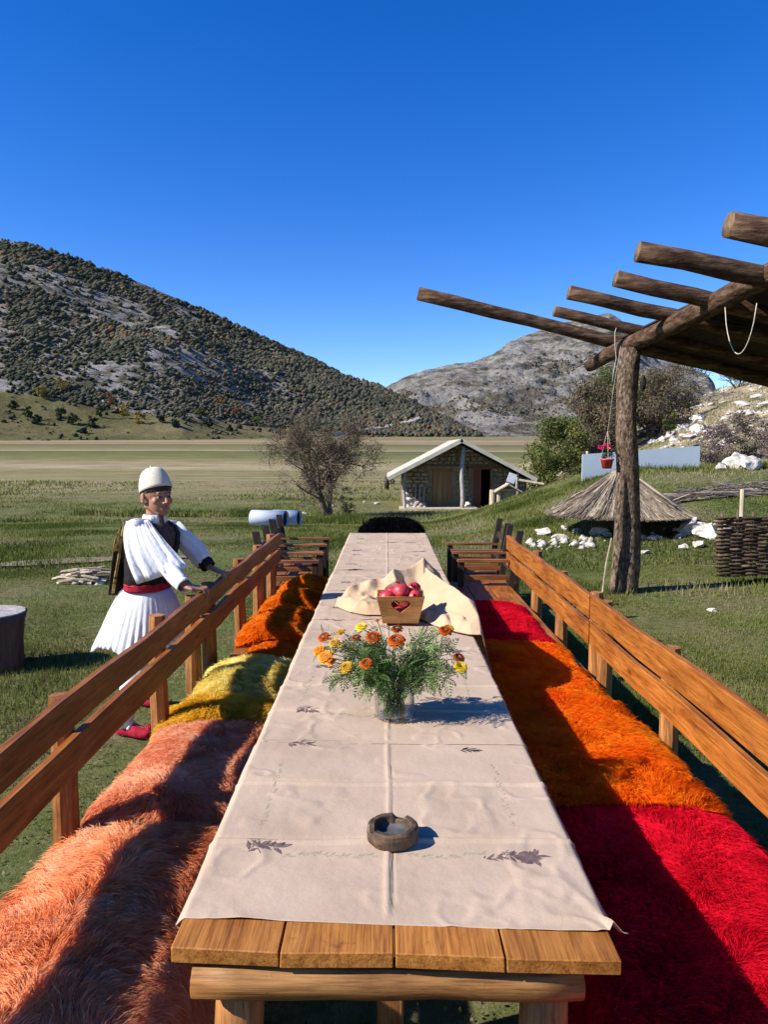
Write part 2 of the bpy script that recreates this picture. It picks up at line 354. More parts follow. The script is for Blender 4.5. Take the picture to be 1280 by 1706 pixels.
# ground material
m, t, b = mat('ground'); geo = t.nodes.new('ShaderNodeNewGeometry'); pos = geo.outputs['Position']
sep = t.nodes.new('ShaderNodeSeparateXYZ'); t.links.new(pos, sep.inputs[0])
n1 = noise_node(t, pos, .55, 6); n2 = noise_node(t, pos, 9, 8, rough=.75); n3 = noise_node(t, pos, .035, 5, (.25, 1, 1))
grassc = ramp(t, n2.outputs['Fac'], [(.3, (.045, .058, .018)), (.5, (.105, .125, .038)), (.7, (.17, .175, .075))]).outputs[0]
dirtc = ramp(t, n2.outputs['Fac'], [(.3, (.08, .065, .032)), (.5, (.155, .135, .065)), (.7, (.24, .205, .12))]).outputs[0]
pm = ramp(t, n1.outputs['Fac'], [(.47, (0, 0, 0)), (.62, (1, 1, 1))]).outputs[0]
near = mixc(t, pm, grassc, dirtc)
# field strips by distance
ad = t.nodes.new('ShaderNodeMath'); ad.operation = 'MULTIPLY_ADD'; ad.inputs[1].default_value = 40; t.links.new(n3.outputs['Fac'], ad.inputs[0])
xs = t.nodes.new('ShaderNodeMath'); xs.operation = 'MULTIPLY_ADD'; xs.inputs[1].default_value = .10; t.links.new(sep.outputs['X'], xs.inputs[0]); t.links.new(sep.outputs['Y'], xs.inputs[2]); t.links.new(xs.outputs[0], ad.inputs[2])
dv = t.nodes.new('ShaderNodeMath'); dv.operation = 'DIVIDE'; dv.inputs[1].default_value = 500; t.links.new(ad.outputs[0], dv.inputs[0])
G1 = (.175, .162, .066); G2 = (.21, .18, .085); T1 = (.25, .21, .11); T2 = (.31, .255, .145); BR = (.25, .185, .105)
fr = ramp(t, dv.outputs[0], [(.10, G1), (.135, G2), (.165, T1), (.19, G2), (.215, G2), (.235, T2), (.26, T1), (.275, G1), (.36, (.11, .115, .045)), (.375, T2), (.40, G2), (.52, (.115, .115, .05)), (.54, T1), (.62, BR), (.70, T2), (.74, BR), (.80, (.20, .16, .085)), (.9, G2)])
fn = noise_node(t, pos, .35, 9, (.35, 1, 1), rough=.85); fr2 = ramp(t, fn.outputs['Fac'], [(.35, (.5, .5, .48)), (.65, (1.4, 1.4, 1.4))])
field = mixc(t, .8, fr.outputs[0], fr2.outputs[0], 'MULTIPLY')
mr = t.nodes.new('ShaderNodeMapRange'); mr.inputs[1].default_value = 33; mr.inputs[2].default_value = 52; mr.interpolation_type = 'SMOOTHSTEP'
na = t.nodes.new('ShaderNodeMath'); na.operation = 'MULTIPLY_ADD'; na.inputs[1].default_value = 18; t.links.new(n1.outputs['Fac'], na.inputs[0]); t.links.new(sep.outputs['Y'], na.inputs[2])
sb = t.nodes.new('ShaderNodeMath'); sb.operation = 'SUBTRACT'; sb.inputs[1].default_value = 9; t.links.new(na.outputs[0], sb.inputs[0]); t.links.new(sb.outputs[0], mr.inputs[0])
allc = mixc(t, mr.outputs[0], near, field)
# rocky dry slope on the right
mx = t.nodes.new('ShaderNodeMapRange'); mx.inputs[1].default_value = 9; mx.inputs[2].default_value = 15; t.links.new(sep.outputs['X'], mx.inputs[0])
my = t.nodes.new('ShaderNodeMapRange'); my.inputs[1].default_value = 21; my.inputs[2].default_value = 27; t.links.new(sep.outputs['Y'], my.inputs[0])
mm = t.nodes.new('ShaderNodeMath'); mm.operation = 'MULTIPLY'; t.links.new(mx.outputs[0], mm.inputs[0]); t.links.new(my.outputs[0], mm.inputs[1])
my2 = t.nodes.new('ShaderNodeMapRange'); my2.inputs[1].default_value = 110; my2.inputs[2].default_value = 70; t.links.new(sep.outputs['Y'], my2.inputs[0])
mm2 = t.nodes.new('ShaderNodeMath'); mm2.operation = 'MULTIPLY'; t.links.new(mm.outputs[0], mm2.inputs[0]); t.links.new(my2.outputs[0], mm2.inputs[1])
n5 = noise_node(t, pos, .8, 8, (1, 1, 1), rough=.7)
slope = ramp(t, n5.outputs['Fac'], [(.3, (.10, .095, .05)), (.45, (.22, .18, .11)), (.55, (.33, .26, .17)), (.62, (.5, .45, .37)), (.75, (.6, .56, .49))]).outputs[0]
allc = mixc(t, mm2.outputs[0], allc, slope)
t.links.new(allc, b.inputs['Base Color']); b.inputs['Roughness'].default_value = .95; b.inputs['Specular IOR Level'].default_value = .05
bump(t, b, n2.outputs['Fac'], .8, .05); M['ground'] = m

def geoms(a, b_, n, p): return a+(b_-a)*(np.linspace(0, 1, n)**p)
ys = np.concatenate([geoms(-60, -2, 12, .5)[:-1], np.arange(-2, 12, .16), np.arange(12, 50, .45), np.arange(50, 130, 3), geoms(130, 1800, 60, 1.6)])
xr = np.concatenate([np.arange(0, 9, .16), np.arange(9, 30, .45), np.arange(30, 70, 2.5), geoms(70, 1500, 40, 1.7)])
xs_ = np.concatenate([-xr[:0:-1], xr])
XX, YY = np.meshgrid(xs_, ys, indexing='ij'); ZZ = ground_h(XX, YY)
me = npmesh('ground', np.stack([XX.ravel(), YY.ravel(), ZZ.ravel()], 1), gridfaces(len(xs_), len(ys)), M['ground'], smooth=True)
tag(link(bpy.data.objects.new('ground', me)), 'grassy valley floor with green turf near the table and tan field strips behind', kind='structure')

# ------------------------------------------------------------------ hills
def interp(tab, x): a = np.array(tab, float); return np.interp(x, a[:, 0], a[:, 1])
def hillmesh(name, tab, pxs, Db, Dr, shape, amp, nt_, sd, mats, back=1.5, foot=0.0):
    V = []; ts = np.concatenate([np.linspace(0, 1, nt_), np.linspace(1.02, back, 14)])
    nx = len(pxs); dirs = []; hr = []; rd = []; bd = []
    for px in pxs:
        d = (P(px, interp(tab, px), 1.0)-Vector((0, 0, CAMZ))); L = sqrt(d.x*d.x+d.y*d.y)
        dirs.append((d.x/L, d.y/L)); R = Dr(px); rd.append(R); bd.append(Db(px)); hr.append(CAMZ+d.z/L*R)
    dirs = np.array(dirs); hr = np.array(hr); rd = np.array(rd); bd = np.array(bd)
    T = ts[None, :]; D = bd[:, None]+(rd-bd)[:, None]*T
    X = dirs[:, 0:1]*D; Y = dirs[:, 1:2]*D; zb = ground_h(dirs[:, 0]*bd, dirs[:, 1]*bd)[:, None]-1.0
    tt = np.where(T <= 1, T, 2-T); sh = shape(np.clip(tt, 0, 1))
    Z = zb+(hr[:, None]-zb)*sh-np.where(T > 1, (T-1)*40, 0)
    k = np.sin(np.clip(tt, 0, 1)*pi)**.8
    Z = Z+amp(X, Y, Z)*k+(amp(X*3.1, Y*3.1, Z)*.12)*(tt > .02)*np.clip(tt*4, 0, 1)
    return X, Y, Z
def rockmat(name, rock, rocks, veg, dry, sc, bst, bd, vegf=.5, streak=(1, 1, 1), foot=False):
    m, t, b = mat(name); geo = t.nodes.new('ShaderNodeNewGeometry'); pos = geo.outputs['Position']
    mp = t.nodes.new('ShaderNodeMapping'); mp.inputs['Rotation'].default_value = (0, radians(28), 0); mp.inputs['Scale'].default_value = streak
    t.links.new(pos, mp.inputs[0])
    a = noise_node(t, mp.outputs[0], sc, 9, rough=.72); c_ = noise_node(t, pos, sc*.18, 5); d = noise_node(t, pos, sc*4, 5, rough=.75)
    rc = ramp(t, d.outputs['Fac'], [(.3, rock), (.7, rocks)]).outputs[0]
    vc = ramp(t, d.outputs['Fac'], [(.3, veg), (.7, dry)]).outputs[0]
    mi = ramp(t, a.outputs['Fac'], [(vegf-.04, (0, 0, 0)), (vegf+.05, (1, 1, 1))]).outputs[0]
    c = mixc(t, mi, vc, rc)
    big = ramp(t, c_.outputs['Fac'], [(.35, (.7, .68, .62)), (.65, (1.15, 1.15, 1.15))]).outputs[0]
    c = mixc(t, .8, c, big, 'MULTIPLY')
    if foot:
        at = t.nodes.new('ShaderNodeAttribute'); at.attribute_name = 'tone'; e = noise_node(t, pos, .02, 6, (.6, 1, 1)); gc = ramp(t, e.outputs['Fac'], [(.35, (.085, .085, .035)), (.5, (.145, .13, .06)), (.65, (.20, .165, .09))]).outputs[0]
        sm_ = t.nodes.new('ShaderNodeMath'); sm_.operation = 'ADD'; t.links.new(at.outputs['Fac'], sm_.inputs[0]); t.links.new(a.outputs['Fac'], sm_.inputs[1]); fr_ = ramp(t, sm_.outputs[0], [(.82, (0, 0, 0)), (1.0, (1, 1, 1))]).outputs[0]; c = mixc(t, fr_, c, gc)
    t.links.new(c, b.inputs['Base Color']); b.inputs['Roughness'].default_value = 1; b.inputs['Specular IOR Level'].default_value = 0
    bump(t, b, a.outputs['Fac'], bst, bd)
    return m
M['hill'] = rockmat('hill', (.18, .17, .155), (.40, .385, .36), (.065, .060, .040), (.15, .13, .085), .05, 1, 6, .48, (1, 1, 3.0), True)
M['mountain'] = rockmat('mountain', (.19, .18, .165), (.42, .40, .37), (.09, .082, .06), (.18, .158, .115), .018, 1, 26, .47, (1, 1, 2.0))

TL = [(-900, 330), (-500, 322), (-250, 345), (0, 398), (60, 410), (120, 430), (180, 452), (240, 474), (300, 500), (400, 547), (500, 592), (590, 632), (640, 648), (690, 672), (735, 698), (775, 716), (800, 727)]
pxs = np.concatenate([np.linspace(-900, 0, 70)[:-1], np.linspace(0, 800, 230)])
DbL = lambda p: 380+max(0, p-300)*.45; DrL = lambda p: np.interp(p, [-900, 0, 500, 640, 800], [900, 860, 800, 740, 640])
ampL = lambda X, Y, Z: (fbm(X*.012, Y*.012, 5, 21)-.48)*34
shL = lambda t: .16*t+.84*t**1.35
X, Y, Z = hillmesh('hill', TL, pxs, DbL, DrL, shL, ampL, 90, 5, None)
HL = (X, Y, Z)
FOOT = [(-900, 640), (0, 655), (60, 660), (120, 672), (200, 688), (300, 700), (450, 712), (560, 722), (700, 728), (900, 730)]
def pix(X, Y, Z):
    dz = Z-CAMZ; f = Y*cos(PITCH)-dz*sin(PITCH)-X*YAW; u = X*cos(PITCH*0)+Y*YAW; v = -(dz*cos(PITCH)+Y*sin(PITCH)); return 640+FPX*u/f, 853+FPX*v/f
Qx, Qy = pix(X, Y, Z); ft = np.clip((Qy-np.interp(Qx, [a[0] for a in FOOT], [a[1] for a in FOOT]))/30+.5, 0, 1)
me = npmesh('hill', np.stack([X.ravel(), Y.ravel(), Z.ravel()], 1), gridfaces(*X.shape), M['hill'], ft.ravel(), smooth=True)
tag(link(bpy.data.objects.new('hill', me)), 'scrub covered rocky hill sloping down from the left', kind='structure')

TM = [(520, 690), (560, 675), (600, 660), (640, 645), (668, 631), (700, 621), (745, 610), (790, 603), (815, 592), (850, 570), (880, 556), (900, 549), (925, 543), (945, 536), (960, 530), (985, 524), (1000, 526), (1015, 521), (1035, 534), (1050, 545), (1075, 575), (1095, 590), (1112, 596), (1130, 606), (1150, 609), (1165, 620), (1180, 626), (1191, 640), (1197, 662), (1204, 690), (1260, 712), (1500, 725)]
pxs = np.concatenate([np.linspace(520, 1210, 260), np.linspace(1215, 1500, 20)])
DbM = lambda p: 600+max(0, p-700)*.2; DrM = lambda p: np.interp(p, [520, 800, 950, 1200, 1500], [1300, 1500, 2100, 2100, 2000])
ampM = lambda X, Y, Z: (.5-np.abs(fbm(X*.004, Y*.004, 6, 41)-.48)*4)*38+(.3-np.abs(fbm(X*.016, Y*.016, 5, 43)-.48)*3)*24
shM = lambda t: .30*t+.70*t**1.7
X, Y, Z = hillmesh('mountain', TM, pxs, DbM, DrM, shM, ampM, 130, 5, None)
HM = (X, Y, Z)
me = npmesh('mountain', np.stack([X.ravel(), Y.ravel(), Z.ravel()], 1), gridfaces(*X.shape), M['mountain'], smooth=True)
tag(link(bpy.data.objects.new('mountain', me)), 'bare grey rocky mountain rising behind the cabin', kind='structure')

# scrub on hills: jittered low polyhedra made of ragged lobes
ico = []
IV = np.array([(1, 0, 0), (.3, .95, .1), (-.8, .58, -.1), (-.8, -.58, .1), (.3, -.95, -.1), (.1, .1, 1), (0, 0, -1)], float)
IF = np.array([(i, (i+1) % 5, 5) for i in range(5)]+[((i+1) % 5, i, 6) for i in range(5)])
def blobs(name, C, R, tone, m_, flat=.8, jit=.35):
    n = len(C); V = IV[None]*(1+(rng.random((n, len(IV), 1))-.5)*2*jit)*R[:, None, None]*np.array([1, 1, flat])
    V = V+C[:, None]; F = (IF[None]+(np.arange(n)*len(IV))[:, None, None]).reshape(-1, 3)
    return npmesh(name, V.reshape(-1, 3), F, m_, np.repeat(tone, len(IV)))
M['scrub'] = tonemat('scrub', [(0, (.034, .037, .026)), (.35, (.066, .068, .046)), (.6, (.11, .10, .07)), (.74, (.085, .068, .045)), (.84, (.13, .068, .032)), (.93, (.18, .10, .04)), (1, (.15, .14, .06))], .95, .0, .0)
def scatter(H, n, dens, imin, imax, jmax, shift=.4):
    X, Y, Z = H; i = rng.uniform(imin, imax-1.001, n); j = rng.uniform(0, jmax-1.001, n)
    i0 = i.astype(int); j0 = j.astype(int); fi = i-i0; fj = j-j0
    def g(A): return (A[i0, j0]*(1-fi)+A[i0+1, j0]*fi)*(1-fj)+(A[i0, j0+1]*(1-fi)+A[i0+1, j0+1]*fi)*fj
    x, y, z = g(X), g(Y), g(Z); k = rng.random(n) < dens(x, y, z, j/jmax)
    return np.stack([x, y, z], 1)[k], (j/jmax)[k]
def densL(x, y, z, j):
    c = fbm(x*.02, y*.02+z*.03, 4, 77); d = np.clip((c-.29)*3.8, 0.10, 1)
    left = ss(-420, -250, x)                        # rockier on the upper left
    qx, qy = pix(x, y, z); ft = np.interp(qx, [a[0] for a in FOOT], [a[1] for a in FOOT])-qy
    hf_ = np.clip((fbm(x*.06+z*.05, y*.06-z*.10, 3, 78)-.34)*6, .25, 1)
    return d*hf_*(.42+.58*np.maximum(left, 1-ss(.35, .75, j)))*np.where(ft < 0, .045, np.where(ft < 12, .5, 1))
C, jj = scatter(HL, 135000, densL, 40, HL[0].shape[0], 92)
d = np.hypot(C[:, 0], C[:, 1]); R = (.7+2.3*rng.random(len(C))**2.2)*(d/650); C[:, 2] += R*.45
auto = fbm(C[:, 0]*.015, C[:, 1]*.015+C[:, 2]*.02, 3, 5)
tone = np.clip(rng.random(len(C))*.62+(auto-.46)*1.0+np.where(rng.random(len(C)) < .10, .35, 0), 0, 1)
o = link(bpy.data.objects.new('hillside_scrub', blobs('hillside_scrub', C, R, tone, M['scrub'])))
tag(o, 'dark green and rusty scrub bushes scattered over the left hillside', 'scrub', kind='stuff')
def densM(x, y, z, j): c = fbm(x*.008, y*.008, 4, 31); return np.clip((c-.42)*3.5, .04, .8)*(1-ss(.45, .8, j))*np.where(j < .05, .3, 1)
C, jj = scatter(HM, 42000, densM, 0, 240, 110)
R = rng.uniform(.8, 2.3, len(C))*(np.hypot(C[:, 0], C[:, 1])/1000); C[:, 2] += R*.3
tone = np.clip(.25+rng.random(len(C))*.6, 0, 1)
o = link(bpy.data.objects.new('mountain_scrub', blobs('mountain_scrub', C, R, tone, M['scrub'])))
tag(o, 'sparse dark scrub dotted over the lower slopes of the rocky mountain', 'scrub', kind='stuff')

def on_hill(H, px, tval):
    """point on the left hill at the direction of a column and a fraction up the slope"""
    X, Y, Z = H; a = np.arctan2(X[:, 0], Y[:, 0]); d = P(px, 750, 1.0); i = int(np.argmin(np.abs(a-math.atan2(d.x, d.y)))); j = int(tval*89)
    return Vector((X[i, j], Y[i, j], Z[i, j]))

# ------------------------------------------------------------------ vegetation builders
M['leaf_green'] = tonemat('leaf_green', [(0, (.028, .042, .012)), (.4, (.07, .092, .022)), (.75, (.135, .15, .035)), (1, (.21, .19, .05))], .7, .25)
M['leaf_brown'] = tonemat('leaf_brown', [(0, (.055, .048, .026)), (.5, (.135, .108, .062)), (.8, (.18, .13, .08)), (1, (.22, .11, .06))], .85, .15)
M['leaf_purple'] = tonemat('leaf_purple', [(0, (.055, .042, .045)), (.5, (.13, .095, .095)), (.85, (.19, .12, .12)), (1, (.10, .11, .05))], .85, .15)
M['leaf_autumn'] = tonemat('leaf_autumn', [(0, (.12, .09, .02)), (.5, (.25, .18, .04)), (1, (.36, .28, .07))], .8, .2)
M['leaf_rust'] = tonemat('leaf_rust', [(0, (.09, .04, .015)), (.5, (.19, .085, .03)), (1, (.28, .14, .05))], .8, .2)
M['leaf_dark'] = tonemat('leaf_dark', [(0, (.014, .024, .010)), (.6, (.035, .05, .02)), (1, (.06, .07, .03))], .8, .15)
M['twig'] = simple('twig', [(.3, (.07, .05, .038)), (.7, (.16, .12, .095))], 3, rough=.9, bst=0, spec=.1)
def leaves(C, n, spread, size, tone0=.5, tvar=.4, flat=.9):
    """n leaf quads around clump centres C with radii spread"""
    k = rng.integers(0, len(C), n); d = rng.normal(size=(n, 3)); d /= np.linalg.norm(d, axis=1)[:, None]
    r = spread[k]*rng.random(n)**.45; c = C[k]+d*r[:, None]*np.array([1, 1, flat])
    a = rng.normal(size=(n, 3)); a /= np.linalg.norm(a, axis=1)[:, None]; b_ = np.cross(a, d); b_ /= np.linalg.norm(b_, axis=1)[:, None]+1e-9
    s = size*rng.uniform(.6, 1.4, n)[:, None]
    V = np.stack([c-a*s, c+b_*s*.5, c+a*s, c-b_*s*.5], 1).reshape(-1, 3); F = np.arange(4*n).reshape(n, 4)
    tk = rng.random(len(C)); tone = np.clip(tone0+(tk[k]-.5)*tvar+(rng.random(n)-.5)*tvar, 0, 1)
    return V, F, np.repeat(tone, 4)
def branches(base, height, spread, depth, n0, r0, curl=.35, up=.5, lean=(0, 0)):
    """recursive limbs -> list of (points, radii)"""
    out = []; tips = []
    def grow(p, d, L, r, dep):
        pts = [p.copy()]; rr = [r]; q = p.copy(); dd = d.copy()
        for k in range(3):
            dd = (dd+Vector([random.gauss(0, curl*.5) for _ in range(3)])+Vector((0, 0, up*.12))).normalized(); q = q+dd*(L/3); pts.append(q.copy()); rr.append(r*(1-.22*(k+1)))
        out.append((pts, rr))
        if dep == 0: tips.append(q); return
        for k in range(random.choice((3, 3, 4)) if dep > 1 else 4):
            s = random.uniform(.35, 1); i = min(2, int(s*3)); bp = pts[i].lerp(pts[i+1], s*3-i if s < 1 else 1)
            nd = (dd+Vector([random.gauss(0, .75) for _ in range(3)])).normalized()
            grow(bp, nd, L*random.uniform(.5, .75), max(r*.55, .004), dep-1)
    for k in range(n0):
        a = 2*pi*k/n0+random.uniform(-.4, .4); s = random.uniform(.3, 1)*spread
        grow(Vector(base), Vector((cos(a)*s+lean[0], sin(a)*s+lean[1], 1)).normalized(), height*random.uniform(.36, .5), r0*random.uniform(.6, 1), depth)
    return out, tips
def tree(name, label, cat, base, h, wid, leafmat, nl, size, trunk_r=.08, stems=1, group=None, twigs=True, crownz=.55, t0=.5, nc=26, fl=.8, depth=1):
    root = empty(name, label, cat, base, 0, group)
    mb = MB(); br, tips = branches((0, 0, -.1), h*.72, wid/h*1.1, depth, max(stems, 3), trunk_r)
    for pts, rr in br: mb.tube(pts, rr, 5 if rr[0] > .03 else 3, cap=False)
    mb.obj('trunk', M['twig'], root, True)
    C = []; R = []
    for k in range(nc):
        a = random.uniform(0, 2*pi); rr = sqrt(random.random())*.75; zz = random.uniform(-1, 1); q = sqrt(max(0.05, 1-zz*zz*.8))
        C.append((cos(a)*rr*q*wid/2, sin(a)*rr*q*wid/2, h*crownz+zz*h*(1-crownz)*.82)); R.append(random.uniform(.16, .3)*wid*.62)
    V, F, tn = leaves(np.array(C), nl, np.array(R), size, t0, .5, fl)
    link(bpy.data.objects.new('crown', npmesh('crown', V, F, leafmat, tn)), root)
    return root

# trees dotted along the foot of the left hill
kinds = [('leaf_autumn', 'yellow'), ('leaf_dark', 'dark green'), ('leaf_rust', 'rusty brown'), ('leaf_green', 'olive green')]
spots = [(205, 690, 3.6, 0), (232, 700, 2.6, 0), (332, 690, 3.0, 3), (70, 660, 3.0, 0), (102, 645, 3.2, 0), (100, 690, 2.4, 1), (122, 700, 2.6, 1), (60, 700, 2.0, 1), (22, 675, 2.2, 1), (155, 705, 2.4, 1), (180, 668, 3.0, 2), (365, 672, 2.8, 2), (395, 684, 2.4, 2), (385, 712, 1.8, 1), (290, 706, 2.0, 1), (345, 705, 2.4, 1), (45, 688, 2.4, 1), (138, 716, 1.5, 1), (300, 690, 2.2, 1), (170, 690, 2.6, 1), (430, 700, 2.2, 3), (268, 696, 1.9, 1)]
Xh, Yh, Zh = HL
azs = np.arctan2(Xh[:, 0], Yh[:, 0])
def hill_hit(px, py):
    d = P(px, py, 1.0)-Vector((0, 0, CAMZ)); i = int(np.argmin(np.abs(azs-math.atan2(d.x, d.y)))); L = sqrt(d.x**2+d.y**2); el = d.z/L
    for j in range(0, 90):
        r = math.hypot(Xh[i, j], Yh[i, j]); 
        if (Zh[i, j]-CAMZ)/r >= el: return Vector((Xh[i, j], Yh[i, j], Zh[i, j]))
    return Vector((Xh[i, 3], Yh[i, 3], Zh[i, 3]))
L_ = [hill_hit(px, py) for px, py in ((556, 727), (580, 723.5), (605, 719), (630, 714.5), (655, 709.5), (680, 703), (700, 697))]
rb = MB()
for k in range(len(L_)-1):
    a, b_ = L_[k], L_[k+1]; u_ = Vector((0, 2.2, 1.15)); o_ = Vector((0, -2.5, .5)); rb.add([a+o_-u_, b_+o_-u_, b_+o_+u_, a+o_+u_], [(0, 1, 2, 3)])
M['track'] = simple('track', [(.3, (.26, .24, .21)), (.7, (.38, .36, .32))], .2, rough=1, spec=.05)
tag(rb.obj('track', M['track']), 'pale gravel track climbing round the foot of the hill', kind='structure')
wheres = ['largest yellow tree low on the left hillside', 'small pale yellow tree right of the largest one', 'olive tree at the foot below the middle of the left hill', 'yellow hillside tree under the dark scrub at left', 'upper yellow tree at the left end of the hill foot', 'left one of two small dark trees above the field', 'right one of two small dark trees above the field', 'low dark tree near the left edge of the hill foot', 'dark tree at the far left edge of the hill foot', 'dark tree just left of the largest yellow tree', 'rusty tree above the largest yellow tree', 'rusty tree under the middle of the left hill', 'rusty tree further right along the hill foot', 'small dark tree by the edge of the far field', 'dark tree in the middle of the hill foot', 'dark tree beside the olive tree on the hill foot', 'dark hillside tree at left above the field', 'tiny dark tree standing alone on the grassy foot', 'dark tree higher up above the hill foot', 'dark tree left of the rusty tree', 'olive hillside tree nearest the bare tree', 'small dark tree right of the yellow trees']
for (px, py, hh, kd), wh in zip(spots, wheres):
    p = hill_hit(px, py+8); hh *= 2.6
    kn = kinds[kd]
    r_ = tree('hill_tree', '%s' % wh, 'tree', (p.x, p.y, p.z-.5), hh*random.uniform(.9, 1.1), hh*1.25, M[kn[0]], 420, .62, .12, 3, 'trees at the foot of the left hill', nc=16, depth=0)

# near bushes on the right
def gp(px, py, Y): p = P(px, py, Y); return (p.x, Y, gh(p.x, Y)-.05)
tree('bush', 'large bright green leafy bush right of the cabin', 'bush', gp(928, 775, 36), 4.3, 4.2, M['leaf_green'], 15000, .065, .07, 5, crownz=.5, nc=60, t0=.62, depth=2)
tree('bush', 'dull olive brown thicket between the green bush and the pergola post', 'bush', gp(992, 778, 38), 4.6, 4.4, M['leaf_brown'], 22000, .055, .07, 6, crownz=.5, nc=50, t0=.45, depth=3)
tree('bush', 'tall olive bush mostly behind the pergola post', 'bush', gp(1015, 770, 40), 4.8, 4.0, M['leaf_green'], 14000, .055, .07, 5, crownz=.55, nc=40, t0=.35, depth=3)
tree('bush', 'bare brown bush just right of the pergola post', 'bush', gp(1095, 748, 38), 3.4, 4.6, M['leaf_brown'], 17000, .05, .07, 6, crownz=.55, nc=50, t0=.35, depth=3)
tree('bush', 'grey twiggy bush behind the rocky slope right of the post', 'bush', gp(1140, 730, 44), 3.2, 3.4, M['leaf_brown'], 2600, .05, .07, 6, crownz=.55, nc=50, t0=.2, depth=3)
tree('bush', 'purple grey thorny bush above the right end of the pale panel', 'bush', gp(1190, 765, 25.5), 1.6, 1.9, M['leaf_purple'], 3600, .035, .03, 6, crownz=.5, nc=40, t0=.5, depth=3)
tree('bush', 'green and purple bush behind the white rocks at the right', 'bush', gp(1240, 765, 26), 1.8, 1.7, M['leaf_purple'], 3600, .035, .03, 6, crownz=.5, nc=40, t0=.85, depth=3)
tree('bush', 'purple twiggy bush at the right edge of the slope', 'bush', gp(1290, 765, 25), 1.5, 1.6, M['leaf_purple'], 2600, .035, .03, 6, crownz=.5, nc=40, t0=.5, depth=3)
tree('bush', 'rusty bush on the skyline of the right slope under the pergola roof', 'bush', gp(1228, 690, 46), 3.0, 3.0, M['leaf_rust'], 2600, .06, .07, 5, crownz=.55, nc=34, t0=.3, depth=2)
tree('bush', 'grey bare shrub just right of the cabin roof', 'bush', gp(874, 800, 37), 2.0, 1.5, M['leaf_brown'], 900, .04, .04, 5, crownz=.55, nc=30, t0=.2, depth=3)
tree('bush', 'reddish low shrub under the bright green bush', 'bush', gp(915, 800, 33), 1.1, 1.9, M['leaf_brown'], 2600, .04, .03, 5, crownz=.45, nc=30, t0=.9, depth=2)
tree('bush', 'pale grassy shrub left of the pale panel', 'bush', gp(955, 800, 28), .9, 1.5, M['leaf_brown'], 2200, .035, .03, 5, crownz=.45, nc=30, t0=.6, depth=2)
tree('bush', 'round grey shrub seen over the left roof slope of the cabin', 'bush', gp(699, 765, 70), 1.9, 1.8, M['leaf_brown'], 900, .06, .05, 5, crownz=.5, nc=20, t0=.1, depth=2)
tree('bush', 'small dark shrub left of the cabin eave', 'bush', gp(652, 790, 60), 1.1, .9, M['leaf_brown'], 500, .05, .03, 5, crownz=.5, nc=14, t0=.1, depth=1)
tree('sapling', 'thin young tree with a small green top on the rocky slope', 'sapling', gp(1115, 745, 31), 2.3, .9, M['leaf_green'], 500, .05, .025, 1, crownz=.8, nc=12, t0=.3, depth=1)

n = 700; px_ = rng.uniform(9, 26, n); py_ = rng.uniform(24, 47, n); k = (fbm(px_*.35, py_*.35, 3, 66) > .47) & (px_ < py_*.56); px_ = px_[k]; py_ = py_[k]; n = len(px_); R = rng.uniform(.05, .22, n)
tag(link(bpy.data.objects.new('rubble', blobs('rubble', np.stack([px_, py_, ground_h(px_, py_)+R*.2], 1), R, np.zeros(n), M['rock'], .6, .4))), 'broken limestone rubble strewn over the dry slope at the right', 'rubble', kind='stuff')
n = 90; px_ = rng.uniform(2.6, 6.6, n); py_ = 13.1+rng.normal(0, .28, n)+.05*(px_-4.5)**2; R = .03+.09*rng.random(n)**2
tag(link(bpy.data.objects.new('rubble', blobs('rubble', np.stack([px_, py_, ground_h(px_, py_)+R*.3], 1), R, np.zeros(n), M['rock'], .7, .3))), 'small limestone rubble in the grass before the straw umbrella', 'rubble', kind='stuff')
# bare tree left of the cabin
root = empty('bare_tree', 'leafless brown tree with a leaning trunk left of the cabin', 'tree', gp(540, 852, 29))
mb = MB(); tw = MB()
mb.tube([(0.15, 0, -.15), (.05, 0, .3), (-.12, 0, .7), (-.2, 0, 1.0)], [.17, .14, .13, .11], 9, cap=False)
mb.tube([(0.25, 0.1, -.15), (.22, .1, .4), (.22, .05, .9), (.3, .1, 1.3)], [.11, .09, .08, .06], 8, cap=False)
br1, tips1 = branches((-.2, 0, .9), 3.9, .95, 4, 6, .075, .4, .35, (-.2, 0))
br2, tips2 = branches((.28, .1, 1.2), 3.4, 1.1, 3, 5, .05, .4, .35, (.3, 0))
br3, tips3 = branches((-.05, 0, .7), 2.7, 1.3, 3, 5, .05, .4, .2, (-.5, 0))
for pts, rr in br1+br2+br3: (mb if rr[0] > .03 else tw).tube(pts, [max(r_, .008) for r_ in rr], 5 if rr[0] > .03 else 3, cap=False)
mb.obj('trunk', M['twig'], root, True); o = tw.obj('twigs', M['twig'], root); o['kind'] = 'stuff'
tp = np.array([tuple(p) for p in tips1+tips2+tips3]); V, F, tn = leaves(tp, 32000, np.full(len(tp), .34), .027, .60, .6)
link(bpy.data.objects.new('crown', npmesh('crown', V, F, M['leaf_brown'], tn)), root)['kind'] = 'stuff'
tree('bush', 'reddish twiggy shrub at the foot of the bare tree', 'bush', gp(578, 848, 30), 1.3, .8, M['leaf_brown'], 800, .03, .03, 5, crownz=.5, nc=26, t0=.9, depth=3)

